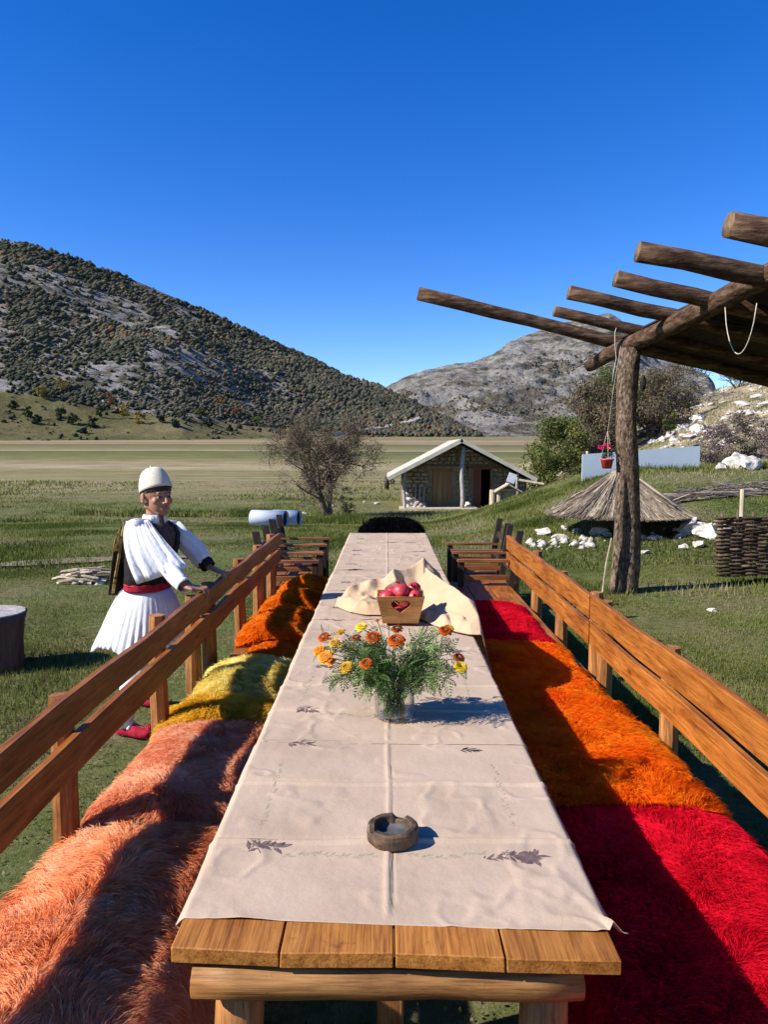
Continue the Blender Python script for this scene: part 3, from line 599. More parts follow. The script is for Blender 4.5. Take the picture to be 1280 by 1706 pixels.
# ------------------------------------------------------------------ grass
M['grass'] = tonemat('grass', [(0, (.055, .075, .015)), (.35, (.125, .155, .030)), (.65, (.225, .225, .060)), (.85, (.22, .205, .09)), (1, (.33, .28, .16))], .8, .4, .05, soft=('up', 1.3))
def grass(name, label, x0, x1, y0, y1, n, h0, h1, wdt, t0=.45, mask=None, patch=.8, lean=.6):
    x = rng.uniform(x0, x1, n)
    y = y0+(y1-y0)*rng.random(n)**1.35 if y1 < 20 else rng.uniform(y0, y1, n)
    if mask is not None: k = mask(x, y); x = x[k]; y = y[k]
    n = len(x); pt = fbm(x*patch, y*patch, 4, 55); br_ = fbm(x*.55+3, y*.55, 3, 91)
    keep = rng.random(n) < np.clip(1.30-(br_-.40)*5.0, .15, 1); x = x[keep]; y = y[keep]; pt = pt[keep]; br_ = br_[keep]; n = len(x)
    z = ground_h(x, y); H = rng.uniform(h0, h1, n)*np.clip(.35+(pt-.3)*3.0, .3, 1.7); a = rng.uniform(0, 2*pi, n); b_ = rng.uniform(0, 2*pi, n); L = H*rng.uniform(0, lean, n)
    wv = wdt*rng.uniform(.6, 1.3, n); z = z-.004
    V = np.stack([np.stack([x-np.cos(a)*wv, y-np.sin(a)*wv, z], 1), np.stack([x+np.cos(a)*wv, y+np.sin(a)*wv, z], 1), np.stack([x+np.cos(b_)*L, y+np.sin(b_)*L, z+H], 1)], 1).reshape(-1, 3)
    tn = np.clip(t0+(rng.random(n)-.5)*.7+(br_-.43)*2.4-(pt-.45)*1.0+np.where(rng.random(n) < .03, .5, 0), 0, 1)
    o = link(bpy.data.objects.new(name, npmesh(name, V, np.arange(3*n).reshape(n, 3), M['grass'], np.repeat(tn, 3))))
    return tag(o, label, 'grass', kind='stuff')
def infr(x, y): return (np.abs(x) < y*.56+.5)
grass('grass', 'short green turf around the table and benches', -6.5, 6.5, 1.5, 11, 520000, .018, .045, .0038, .45, lambda x, y: infr(x, y))
grass('grass', 'longer green turf in the middle distance', -14, 14, 11, 24, 230000, .03, .075, .009, .45, lambda x, y: infr(x, y), .4)
grass('grass', 'rough green and straw grass before the fields', -26, 26, 24, 42, 80000, .04, .11, .018, .74, lambda x, y: infr(x, y), .2)
def lush(cx, cy, rx, ry): return lambda x, y: ((x-cx)/rx)**2+((y-cy)/ry)**2 < .6+.8*fbm(x*1.3, y*1.3, 3, 8)
grass('weeds', 'dark lush weeds beside the bare tree', -4.5, .5, 22, 29, 16000, .08, .24, .016, .30, lush(-1.9, 25.5, 2.2, 2.6))
grass('weeds', 'dark lush weeds along the ditch behind the man', -14, -3, 24, 34, 26000, .10, .26, .022, .30, lush(-8.2, 30, 4.6, 1.6))
grass('weeds', 'tall green grass on the bank in front of the pale panel', 3, 12, 16, 22, 26000, .05, .16, .013, .40, lush(7.3, 19.2, 3.8, 1.1))
grass('weeds', 'leafy weeds around the pergola post', 1.8, 6.5, 8.7, 10.6, 9000, .05, .13, .008, .2, lush(3.9, 9.5, 1.9, .5))
grass('weeds', 'green grass on the rise right of the table end', .8, 5, 14, 24, 30000, .05, .13, .011, .36, lush(2.9, 18.5, 2.0, 4.2))
grass('dry_grass', 'straw and olive tufts over the nearest field strips', -50, 50, 40, 66, 40000, .08, .18, .04, .84, lambda x, y: infr(x, y), .08)
n = 60000; x = rng.uniform(-6.5, 6.5, n); y = 1.5+11*rng.random(n)**1.2; k = infr(x, y) & (fbm(x*2.2, y*2.2, 3, 19) > .40); x = x[k]; y = y[k]; n = len(x)
c = np.stack([x, y, ground_h(x, y)+rng.uniform(.008, .03, n)], 1); a = rng.normal(size=(n, 3)); a[:, 2] *= .4; a /= np.linalg.norm(a, axis=1)[:, None]; b2 = np.cross(a, np.array([0, 0, 1.0])+rng.normal(size=(n, 3))*.3); b2 /= np.linalg.norm(b2, axis=1)[:, None]; s_ = rng.uniform(.006, .013, n)[:, None]
V = np.stack([c-a*s_, c+b2*s_*.6, c+a*s_, c-b2*s_*.6], 1).reshape(-1, 3)
tag(link(bpy.data.objects.new('clover', npmesh('clover', V, np.arange(4*n).reshape(n, 4), M['grass'], np.repeat(np.clip(.5+rng.normal(0, .25, n)+np.where(rng.random(n) < .03, .6, 0), 0, 1), 4)))), 'low clover and fallen leaf bits in the turf', 'ground cover', kind='stuff')
# dirt path on the left
xp = np.linspace(-9, -3.2, 40); rows = []
for s in (-.5, -.17, .17, .5):
    yy = 11.6+.22*(xp+6)+.15*np.sin(xp*1.3)+s*(.42+.2*np.sin(xp*2.1)); rows.append(np.stack([xp, yy, ground_h(xp, yy)+.028], 1))
V = np.concatenate(rows); me = npmesh('path', V, gridfaces(4, 40), simple('path_dirt', [(.3, (.16, .13, .08)), (.7, (.27, .22, .14))], 6, rough=1, fine=4), smooth=True)
tag(link(bpy.data.objects.new('path', me)), 'bare trodden strip of tan earth across the turf on the left', kind='structure')
#@@PART2
# ------------------------------------------------------------------ dining table
TZ = 0.80; TX0, TX1 = -.437, .465; TY0, TY1 = 1.375, 8.85
tb = empty('dining_table', 'very long wooden plank table running away down the middle, covered by beige cloths', 'table', (0, 0, 0))
edges = [TX0, -.215, .015, .235, TX1]
for k in range(4):
    for (ya, yb) in ((TY0, 3.85), (3.853, 6.35), (6.353, TY1)):
        bm = MB(); bm.box(((edges[k]+edges[k+1])/2, (ya+yb)/2, TZ-.016), (edges[k+1]-edges[k]-.003, yb-ya, .032), jit=.0015)
        if ya == TY0:      # worn uneven near ends, a little further away on the left
            bm.v = [(x, y+(.017-(x/.45)*.017+.003*sin(x*41)+.002*sin(x*97) if y < 2 else 0), z+(.0015*sin(x*60) if y < 2 else 0)) for x, y, z in bm.v]
        bm.obj('board', M['table_wood'], tb)
for y in (1.47, 3.4, 5.2, 7.0, 8.7):
    mb = MB(); mb.tube([(-.395+i*.0988, y-.04+random.uniform(-.004, .004), TZ-.078) for i in range(9)], [.040+random.uniform(-.002, .002) for _ in range(9)], 12, flat=.95)
    mb.obj('cross_beam', M['beam_wood'], tb, True)
    for x in (-.315, .335):
        mb = MB(); mb.tube([(x+random.uniform(-.004, .004), y+.02, z) for z in (-.02, .2, .4, .55, TZ-.10)], [.056, .054, .052, .053, .051], 12)
        mb.obj('leg', M['post_wood'], tb, True)
mb = MB(); mb.box((.01, 2.05, .36), (.075, .075, .76), jit=.004); mb.obj('leg', M['post_wood'], tb)
for x in (-.30, .31):
    mb = MB(); mb.tube([(x, y, TZ-.06) for y in (1.52, 4, 6.5, 8.65)], .022, 8); mb.obj('stretcher', M['beam_wood'], tb, True)

# ------------------------------------------------------------------ cloth sheets on the table
def cloth_h(x, y, s, y0, y1, lay):
    """height above the table top: gentle waves, folded creases across and one along the middle"""
    r = .0022+.0024*lay
    r = r+.020*(fbm(x*2.3+s, y*2.1, 3, 60+s)-.42)+.004*(fbm(x*11, y*9, 3, 70+s)-.45)
    r = r+.0055*np.clip(1-np.abs(fbm(x*2.6+s*3.1, y*2.2-s, 3, 90+s)-.47)*26, 0, 1)*np.clip(fbm(x*1.7, y*1.7, 2, 95+s)*3-1, 0, 1)+.003*np.clip(1-np.abs(fbm(x*5.6+s, y*5.2, 3, 97+s)-.5)*16, 0, 1)
    r = r+.005*np.exp(-((x-.003*np.sin(y*7)-.005)/.006)**2)-.0032*np.exp(-((x-.013)/.004)**2)
    for c in (1/3, 2/3):
        yc = y0+(y1-y0)*c+.004*np.sin(x*9+s); r = r+.0080*np.exp(-((y-yc)/.007)**2)-.003*np.exp(-((y-yc-.018)/.008)**2)
    r = r+.02*np.exp(-((y-y0)/.03)**2)*(fbm(x*7, np.zeros_like(x)+s, 2, 88)-.4)
    return np.maximum(r, .0012+.0024*lay)
CY = [1.494, 2.455, 3.36, 4.30, 5.22, 6.12, 7.02, 7.93, 8.84]
CX = [(-.455, .475), (-.450, .470), (-.46, .478), (-.448, .462), (-.462, .472), (-.45, .47), (-.46, .465), (-.452, .472)]
def sprig(mb, H, cx, cy, ang, n, L, wd, sc=1.0):
    """small printed sprig: a stem with narrow leaves, flat on the cloth"""
    for k in range(n):
        u = (k+.5)/n; bx = cx+cos(ang)*(u-.5)*L*sc; by = cy+sin(ang)*(u-.5)*L*sc
        a = ang+random.choice((-1, 1))*random.uniform(.3, 1.1); l = wd*random.uniform(.7, 1.3)*sc; hw = l*.16
        q = [(bx, by), (bx+cos(a)*l*.5-sin(a)*hw, by+sin(a)*l*.5+cos(a)*hw), (bx+cos(a)*l, by+sin(a)*l), (bx+cos(a)*l*.5+sin(a)*hw, by+sin(a)*l*.5-cos(a)*hw)]
        mb.add([(x, y, H(x, y)+.0013) for x, y in q], [(0, 1, 2, 3)])
ords = ['nearest sheet, under the stone ashtray', 'second sheet, under the flower vase', 'third sheet, between the vase and the fruit crate', 'fourth sheet, under the fruit crate', 'fifth sheet, just behind the fruit crate', 'sixth sheet, on the far half of the table', 'seventh sheet, last but one', 'sheet at the far end, before the black fur seat']
for s in range(8):
    y0, y1 = CY[s]-.012, CY[s+1]+.012; x0, x1 = CX[s]; lay = 1 if s % 2 else 0
    nx_, ny_ = 150, (220 if s < 3 else 110)
    xx = np.linspace(0, 1, nx_); yy = np.linspace(0, 1, ny_); U, V_ = np.meshgrid(xx, yy, indexing='ij')
    sk = -.024 if s == 0 else random.uniform(-.008, .008); Y_ = y0+(y1-y0)*V_+sk*(U-.5)*2*(1-V_)+.006*(fbm(U*5, U*0+s, 2, 12)-.4)*(V_ < .5)
    wob = lambda sd: .016*(fbm(V_*6, V_*0+s, 3, sd)-.44)
    wid0, wid1 = x0+wob(30), x1+wob(40)+(.030*np.exp(-(V_/.06)**2) if s == 0 else .010*np.exp(-((V_)/.05)**2))
    X_ = wid0+(wid1-wid0)*U
    Z_ = TZ+cloth_h(X_, Y_, s, y0, y1, lay)
    over = np.maximum(TX0-X_, 0)+np.maximum(X_-TX1, 0)
    Z_ = Z_-np.minimum(over*1.1, .03)
    if s == 0: Z_ = Z_-.004*np.exp(-(V_/.03)**2)*np.where(U > .96, -6, 0)
    me = npmesh('tablecloth', np.stack([X_.ravel(), Y_.ravel(), Z_.ravel()], 1), gridfaces(nx_, ny_)[:, ::-1], M['cloth'], smooth=True)
    co = link(bpy.data.objects.new('tablecloth', me)); sol = co.modifiers.new('thickness', 'SOLIDIFY'); sol.thickness = .0009; sol.offset = -1
    tag(co, 'beige printed cloth sheet, '+ords[s], 'tablecloth', 'beige cloth sheets on the long table')
    H = lambda x, y, s=s, y0=y0, y1=y1, lay=lay: TZ+float(cloth_h(np.array([x]), np.array([y]), s, y0, y1, lay)[0])
    mb = MB(); yb = y0+.30*(1 if s else 1.05)
    sc = 1.0
    sprig(mb, H, -.315, y0+.315, -.35, 22, .09, .038); sprig(mb, H, -.335, y0+.30, .9, 8, .05, .03)
    if s % 2 == 0:
        sprig(mb, H, .315, y0+.255, -.2, 34, .09, .03); sprig(mb, H, .345, y0+.245, .6, 40, .055, .032); sprig(mb, H, .265, y0+.25, .1, 16, .06, .02)
    sprig(mb, H, -.30, y1-.03, -.1, 22, .075, .034); sprig(mb, H, .27, y1-.07, .1, 18, .06, .026)
    o = mb.obj('print', M['print_dark'], co); o['kind'] = 'stuff'
    mb = MB()
    for k in range(15):
        if abs(k-7) > 0: sprig(mb, H, -.245+k*.034, y0+.265+.008*sin(k), .05*(k % 3), 7, .026, .013)
    for k in range(9):
        for xq in (-.335, .335): sprig(mb, H, xq+.004*sin(k*2), y0+.42+k*.045, 1.5, 6, .03, .012)
    o = mb.obj('print', M['print_green'], co); o['kind'] = 'stuff'

# ------------------------------------------------------------------ benches
def bench(name, label, side, X, ya, yb, posts, zr, grp):
    root = empty(name, label, 'bench', (0, 0, 0), 0, grp)
    inn = side*.60
    xs = np.linspace(min(X, inn), max(X, inn), 4)
    for k in range(3):
        mb = MB(); mb.box(((xs[k]+xs[k+1])/2, (ya+yb)/2, .395), (xs[k+1]-xs[k]-.006, yb-ya, .035), jit=.001); mb.obj('seat_board', M['rail_wood'], root)
    for (z0, z1) in zr:
        th = .034; nseg = 10
        mb = MB(); rings = []
        for i in range(nseg+1):
            y = ya+(yb-ya)*i/nseg; dz = .006*sin(i*1.7+X*3+z0*9); xx_ = X+.003*sin(i*2.1)
            c_ = .004; a_, b_ = z0+dz*.6, z1+dz
            rings.append([(xx_-th/2+c_, y, a_), (xx_+th/2-c_, y, a_), (xx_+th/2, y, a_+c_), (xx_+th/2, y, b_-c_), (xx_+th/2-c_, y, b_), (xx_-th/2+c_, y, b_), (xx_-th/2, y, b_-c_), (xx_-th/2, y, a_+c_)])
        mb.loft(rings); mb.obj('back_rail', M['rail_wood'], root)
    for y in posts:
        mb = MB(); xo = X+side*.062; r = .047
        mb.tube([(xo+random.uniform(-.004, .004), y+random.uniform(-.004, .004), z) for z in (-.05, .2, .45, .7, zr[-1][1]+random.uniform(-.03, .012))], [r*1.1, r, r*1.02, r*.95, r*.9], 8, wob=.06)
        mb.obj('post', M['post_wood'], root)
        mb = MB(); mb.tube([(inn-side*.05, y, -.03), (inn-side*.05, y, .2), (inn-side*.05, y, .375)], .045, 8); mb.obj('leg', M['post_wood'], root)
        mb = MB(); mb.box(((inn+X)/2, y, .352), (abs(X-inn), .06, .045)); mb.obj('seat_support', M['beam_wood'], root)
    return root
LZ = [(.704, .830), (.867, .981)]; RZ = [(.596, .729), (.762, .907)]
bench('bench', 'near wooden bench with rail back on the left, under salmon and yellow furs', -1, -1.07, .35, 4.30, (1.2, 2.50, 3.58, 4.22), LZ, 'rail backed benches beside the table')
bench('bench', 'far wooden bench with rail back on the left, under orange furs', -1, -1.07, 4.31, 7.25, (4.62, 5.6, 6.4, 7.15), LZ, 'rail backed benches beside the table')
bench('bench', 'near wooden bench with rail back on the right, under red and orange furs', 1, 1.27, .35, 4.50, (1.2, 2.3, 3.40, 4.44), RZ, 'rail backed benches beside the table')
bench('bench', 'far wooden bench with rail back on the right, under the small red fur', 1, 1.27, 4.52, 7.72, (4.62, 5.55, 6.5, 7.6), RZ, 'rail backed benches beside the table')

# ------------------------------------------------------------------ shaggy fur throws
def nrm(a): return a/(np.linalg.norm(a, axis=-1, keepdims=True)+1e-9)
def fur_throw(label, cat_group, side, xi, xo, y0, y1, m_, n, L, base=.395, lump=.05, drop=.20, sd=0, wdt=.0011, clump=26, outdroop=.05, t0=.5, bulge=0.0, cut=.03, tvar=.55):
    """a pelt laid over the bench from its outer edge to the table side, with long strands"""
    W = abs(xo-xi)
    def surf(s, t_):
        # s 0 outer edge .. 1 hanging inner edge
        s = np.asarray(s); t_ = np.asarray(t_)
        tot = W+drop+outdroop; q = s*tot
        x = np.where(q < outdroop, -.3*(outdroop-q), np.where(q < W+outdroop, q-outdroop, W+.25*(q-outdroop-W)))
        z = np.where(q < outdroop, -(outdroop-q)*.9, np.where(q < W+outdroop, 0, -(q-outdroop-W)*.95))
        z = z+.035*np.sin(np.clip((q-outdroop)/W, 0, 1)*pi)
        yv = y0+(y1-y0)*t_
        lp = lump*(fbm(q*3.1+sd, yv*2.7, 3, 100+sd)-.35)*2
        z = z+lp+bulge*np.sin(np.clip(t_, 0, 1)*pi)**.7*np.sin(np.clip(q/tot, 0, 1)*pi)
        edge = cut*(np.exp(-(t_/.05)**2)+np.exp(-((1-t_)/.05)**2)); z = z-edge
        ex = .03*(fbm(yv*4, yv*0+sd, 3, 140+sd)-.45)
        X = side*(abs(xo)-x+ex*(1-s)*2); Yv = yv+.05*(fbm(q*3, q*0+sd, 2, 160+sd)-.45)*np.abs(t_-.5)*2
        return np.stack([X, Yv, base+z], -1)
    nu, nv = 44, int(30*(y1-y0))+14
    U, V_ = np.meshgrid(np.linspace(0, 1, nu), np.linspace(0, 1, nv), indexing='ij'); G = surf(U, V_)
    s = rng.random(n); t_ = np.clip(rng.random(n), .002, .998); e = .004
    p = surf(s, t_); du = surf(np.clip(s+e, 0, 1), t_)-surf(np.clip(s-e, 0, 1), t_); dv = surf(s, np.clip(t_+e, 0, 1))-surf(s, np.clip(t_-e, 0, 1))
    nn = nrm(np.cross(du, dv)); nn = np.where((nn[:, 0:1]*(side)*(0)+nn[:, 2:3]) < 0, -nn, nn)
    hang = (s > (W+outdroop)/(W+drop+outdroop)); nn[hang] = np.where(nn[hang][:, 0:1]*side > 0, -nn[hang], nn[hang])
    # flow: swirls plus fall toward the edges
    Lq = s*W*5; ang = fbm(p[:, 0]*3.2+sd, p[:, 1]*3.2, 3, 200+sd)*4*pi
    fl = np.cos(ang)[:, None]*nrm(du)+np.sin(ang)[:, None]*nrm(dv)
    fl = fl*.75+np.stack([side*np.where(s < .35, 1, -.4), -.45+0*s, -np.where((s < .12) | hang, .9, .1)], 1)*.65
    fl = nrm(fl+rng.normal(size=(n, 3))*.22)
    up = .26+.42*rng.random(n)[:, None]*(1-.3*hang[:, None])
    ln = (L*rng.uniform(.55, 1.15, n)*(.8+.5*fbm(p[:, 0]*6, p[:, 1]*6, 2, 300)))[:, None]
    tip = p+ln*nrm(nn*up+fl*.85); tip[:, 2] -= ln[:, 0]*.18
    # clumps: tips of neighbouring strands meet
    cs = clump; wx_ = (fbm(p[:, 0]*6, p[:, 1]*6, 3, 700+sd)-.5)*5; wy_ = (fbm(p[:, 0]*6, p[:, 1]*6, 3, 800+sd)-.5)*5; ci = np.floor((p[:, 0]*.83+p[:, 1]*.56)*cs+wx_+rng.normal(size=n)*.3).astype(int); cj = np.floor((p[:, 1]*.83-p[:, 0]*.56)*cs*.8+wy_+rng.normal(size=n)*.3).astype(int)
    key = ci*100003+cj; uq, inv = np.unique(key, return_inverse=True); inv = inv.ravel(); cnt = np.bincount(inv)[:, None]
    mean = np.stack([np.bincount(inv, tip[:, k]) for k in range(3)], 1)/cnt
    cl = (.15+.5*rng.random(len(uq)))[inv][:, None]; tip = tip*(1-cl)+mean[inv]*cl
    mid = p*.45+tip*.55+nn*ln*.16
    dr = nrm(tip-p); sdv = nrm(np.cross(dr, rng.normal(size=(n, 3)))); w0 = (wdt*rng.uniform(.7, 1.4, n))[:, None]
    V = np.stack([p-sdv*w0, p+sdv*w0, mid-sdv*w0*.8, mid+sdv*w0*.8, tip], 1).reshape(-1, 3)
    b_ = np.arange(n)[:, None]*5; F = np.concatenate([b_+np.array([[0, 1, 3]]), b_+np.array([[0, 3, 2]]), b_+np.array([[2, 3, 4]])])
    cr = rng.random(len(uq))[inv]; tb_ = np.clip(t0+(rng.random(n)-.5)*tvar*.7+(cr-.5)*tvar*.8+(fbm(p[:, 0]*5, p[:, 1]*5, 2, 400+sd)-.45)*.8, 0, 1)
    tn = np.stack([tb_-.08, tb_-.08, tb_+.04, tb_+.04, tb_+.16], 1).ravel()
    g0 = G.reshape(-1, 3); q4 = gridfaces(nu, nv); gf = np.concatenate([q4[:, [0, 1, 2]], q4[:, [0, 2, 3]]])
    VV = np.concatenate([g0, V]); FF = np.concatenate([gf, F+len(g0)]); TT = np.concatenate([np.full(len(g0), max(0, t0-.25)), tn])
    me = npmesh('fur_throw', VV, FF, m_, np.clip(TT, 0, 1)); gu = np.gradient(G, axis=0); gv = np.gradient(G, axis=1); gn = nrm(np.cross(gu, gv)).reshape(-1, 3); gn = np.where(gn[:, 2:3] < 0, -gn, gn)
    at = me.attributes.new('pn', 'FLOAT_VECTOR', 'POINT'); at.data.foreach_set('vector', np.ascontiguousarray(np.concatenate([gn, np.repeat(nrm(nn+nrm(tip-p)*.35), 5, axis=0)]), np.float32).ravel())
    o = link(bpy.data.objects.new('fur_throw', me))
    return tag(o, label, 'fur throw', 'dyed shaggy fur throws on the benches')
fm = lambda name, st, tr=.52: tonemat(name, [(p_, tuple(min(.97, c*1.10) for c in c_)) for p_, c_ in st], .8, tr, .08, soft=('pn', 1.3))
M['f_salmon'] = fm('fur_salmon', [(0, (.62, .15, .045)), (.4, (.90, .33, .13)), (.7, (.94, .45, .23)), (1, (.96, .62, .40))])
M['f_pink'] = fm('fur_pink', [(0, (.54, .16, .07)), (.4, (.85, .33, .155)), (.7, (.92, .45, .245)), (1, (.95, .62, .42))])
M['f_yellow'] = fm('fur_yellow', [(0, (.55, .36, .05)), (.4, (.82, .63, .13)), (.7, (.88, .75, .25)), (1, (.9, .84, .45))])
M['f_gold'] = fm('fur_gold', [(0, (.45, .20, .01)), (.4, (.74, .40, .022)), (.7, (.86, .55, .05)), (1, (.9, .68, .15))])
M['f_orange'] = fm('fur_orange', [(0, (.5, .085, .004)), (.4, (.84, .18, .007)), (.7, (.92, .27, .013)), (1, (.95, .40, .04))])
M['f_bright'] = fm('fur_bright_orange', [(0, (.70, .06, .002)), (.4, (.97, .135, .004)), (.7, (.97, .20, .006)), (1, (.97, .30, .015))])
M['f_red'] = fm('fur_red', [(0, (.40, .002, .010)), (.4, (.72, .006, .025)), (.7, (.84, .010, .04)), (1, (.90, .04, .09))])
M['f_black'] = tonemat('fur_black', [(0, (.003, .003, .004)), (.5, (.007, .006, .007)), (1, (.02, .018, .02))], .9, .1, .05)
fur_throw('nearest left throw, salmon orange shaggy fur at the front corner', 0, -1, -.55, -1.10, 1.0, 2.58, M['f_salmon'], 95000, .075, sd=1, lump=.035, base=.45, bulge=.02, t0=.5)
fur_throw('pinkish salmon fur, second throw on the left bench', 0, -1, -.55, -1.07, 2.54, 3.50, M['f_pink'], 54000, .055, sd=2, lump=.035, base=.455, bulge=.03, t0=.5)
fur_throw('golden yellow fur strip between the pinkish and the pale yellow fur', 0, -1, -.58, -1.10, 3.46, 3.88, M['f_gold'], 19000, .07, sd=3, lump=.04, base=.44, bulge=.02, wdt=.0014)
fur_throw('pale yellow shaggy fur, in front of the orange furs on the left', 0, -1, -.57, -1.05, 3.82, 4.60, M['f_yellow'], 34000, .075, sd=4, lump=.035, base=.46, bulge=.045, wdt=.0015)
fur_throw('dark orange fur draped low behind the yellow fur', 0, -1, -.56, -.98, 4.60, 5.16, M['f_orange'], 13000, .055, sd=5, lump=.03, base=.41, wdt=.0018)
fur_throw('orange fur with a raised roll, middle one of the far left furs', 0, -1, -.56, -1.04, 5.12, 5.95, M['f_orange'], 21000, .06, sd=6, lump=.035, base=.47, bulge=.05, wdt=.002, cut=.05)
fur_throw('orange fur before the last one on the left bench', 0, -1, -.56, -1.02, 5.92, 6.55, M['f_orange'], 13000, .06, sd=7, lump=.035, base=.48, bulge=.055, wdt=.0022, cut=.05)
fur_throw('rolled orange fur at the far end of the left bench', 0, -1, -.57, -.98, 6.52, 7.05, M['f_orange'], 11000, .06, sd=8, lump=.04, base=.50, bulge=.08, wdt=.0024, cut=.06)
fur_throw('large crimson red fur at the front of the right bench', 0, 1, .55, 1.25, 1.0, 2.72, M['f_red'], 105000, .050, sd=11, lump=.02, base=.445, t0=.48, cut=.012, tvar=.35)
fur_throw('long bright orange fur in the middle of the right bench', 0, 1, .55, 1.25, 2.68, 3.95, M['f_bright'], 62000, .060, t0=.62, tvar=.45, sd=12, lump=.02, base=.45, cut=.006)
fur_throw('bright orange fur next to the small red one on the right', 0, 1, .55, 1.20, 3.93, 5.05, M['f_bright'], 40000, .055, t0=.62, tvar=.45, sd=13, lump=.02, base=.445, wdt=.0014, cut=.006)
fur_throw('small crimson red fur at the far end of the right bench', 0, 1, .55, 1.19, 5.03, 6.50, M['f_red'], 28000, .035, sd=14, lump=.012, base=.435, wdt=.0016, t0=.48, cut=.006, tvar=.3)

# ------------------------------------------------------------------ armchairs at the far end
def armchair(label, x, y, rz, blue=False):
    """chair faces local +X; origin on the ground under its middle"""
    root = empty('armchair', label, 'armchair', (x, y, 0), rz, 'slatted wooden armchairs beyond the benches')
    w_, d_ = .30, .27
    for k in range(4):
        mb = MB(); mb.box((-.18+k*.125, 0, .40), (.115, .56, .024)); mb.obj('seat_slat', M['chair_wood'], root)
    for sy_ in (-1, 1):
        mb = MB(); mb.box((d_, sy_*w_, .33), (.06, .055, .66)); mb.obj('leg', M['dark_wood'], root)
        mb = MB(); rings = []
        for z, xx_ in ((0, -.24), (.4, -.24), (.7, -.28), (.98, -.33)):
            rings.append([(xx_-.032, sy_*w_-.028, z), (xx_+.032, sy_*w_-.028, z), (xx_+.032, sy_*w_+.028, z), (xx_-.032, sy_*w_+.028, z)])
        mb.loft(rings); mb.obj('back_post', M['dark_wood'], root)
        mb = MB(); mb.box((.0, sy_*w_, .674), (.62, .085, .026)); mb.obj('armrest', M['chair_wood'], root)
        mb = MB(); mb.box((.01, sy_*w_, .50), (.52, .028, .05)); mb.obj('side_rail', M['chair_wood'], root)
        mb = MB(); mb.box((.01, sy_*w_, .20), (.50, .03, .04)); mb.obj('stretcher', M['dark_wood'], root)
    for z, xx_ in ((.58, -.265), (.80, -.30)):
        mb = MB(); mb.box((xx_, 0, z), (.022, .55, .07), rot=Matrix.Rotation(-.2, 3, 'Y')); mb.obj('back_slat', M['dark_wood'], root)
    return root
armchair('near armchair on the right, beside the far end of the right bench', 1.03, 7.80, pi)
armchair('far armchair on the right, behind its neighbour', 1.03, 8.56, pi)
armchair('near armchair on the left, just behind the orange furs', -1.0, 7.72, 0)
armchair('middle armchair of the three on the left', -1.02, 8.40, 0)
armchair('farthest armchair of the three on the left', -1.05, 9.08, 0)

# black fur seat at the table head
root = empty('fur_covered_chair', 'chair covered in shaggy black fur at the far head of the table', 'chair', (0, 0, 0))
U, V_ = np.meshgrid(np.linspace(0, 1, 30), np.linspace(0, 1, 24), indexing='ij')
cx = .055+(U-.5)*.80*(1+.06*np.cos(V_*3)); ang = V_*pi
cyy = 9.22+.06*np.cos(ang)*-1; cz = .50+.45*np.sin(ang)**.5*(1-.35*np.abs(U*2-1)**4)
G = np.stack([cx, cyy, cz], -1); g0 = G.reshape(-1, 3)
n = 16000; iu = rng.integers(0, 29, n); iv = rng.integers(0, 23, n); p = G[iu, iv]+(G[iu+1, iv+1]-G[iu, iv])*rng.random((n, 1))+rng.normal(size=(n, 3))*.006
d = nrm((p-np.array([0, 9.22, .6]))*np.array([.4, 2.5, .8])+rng.normal(size=(n, 3))*.25); tip = p+d*rng.uniform(.03, .06, (n, 1)); tip[:, 2] -= .01
sdv = nrm(np.cross(d, rng.normal(size=(n, 3))))*.0022
V = np.stack([p-sdv, p+sdv, tip], 1).reshape(-1, 3); F = np.arange(3*n).reshape(n, 3)
q4 = gridfaces(30, 24); gf = np.concatenate([q4[:, [0, 1, 2]], q4[:, [0, 2, 3]]])
tn = np.concatenate([np.full(len(g0), .2), np.repeat(rng.random(n)*.8, 3)])
link(bpy.data.objects.new('fur_cover', npmesh('fur_cover', np.concatenate([g0, V]), np.concatenate([gf, F+len(g0)]), M['f_black'], tn)), root)
for x in (-.23, .33):
    for y in (9.14, 9.30):
        mb = MB(); mb.box((x, y, .27), (.05, .05, .6)); mb.obj('leg', M['dark_wood'], root)
mb = MB(); mb.box((.055, 9.2, .5), (.66, .1, .05)); mb.obj('seat', M['dark_wood'], root)
mb = MB(); mb.box((.055, 9.22, .74), (.66, .05, .36)); mb.obj('backrest', M['dark_wood'], root)

# ------------------------------------------------------------------ ashtray
pa = PG(652, 1425, TZ); ax, ay = pa.x+.004, pa.y+.06
def lathe(prof, n=32, wob=0, c=(0, 0, 0)):
    out = []
    for r, z in prof: out.append([(c[0]+r*cos(2*pi*k/n)*(1+wob*sin(k*1.7)+wob*.6*cos(k*2.9)), c[1]+r*sin(2*pi*k/n)*(1+wob*sin(k*1.7)), c[2]+z) for k in range(n)])
    return out
root = empty('ashtray', 'round carved stone ashtray with a notched rim on the near cloth', 'ashtray', (ax, ay+.004, TZ+.006))
root.scale = (1.2, 1.2, .9)
mb = MB(); mb.loft(lathe([(.001, 0), (.050, 0), (.054, .006), (.0555, .03), (.054, .042), (.050, .046), (.040, .0455), (.0385, .043)], 36, .012)+lathe([(.037, .034), (.034, .020), (.02, .0165), (.001, .016)], 36, .006), cap=True)
for i, v in enumerate(mb.v):      # worn notches in the rim
    x, y, z = v; a = math.atan2(y, x); r = math.hypot(x, y)
    if z > .030 and r > .033 and (abs(a-1.25) < .24 or abs(a+2.75) < .22): mb.v[i] = (x, y, z-.012)
mb.obj('bowl', M['ash'], root)
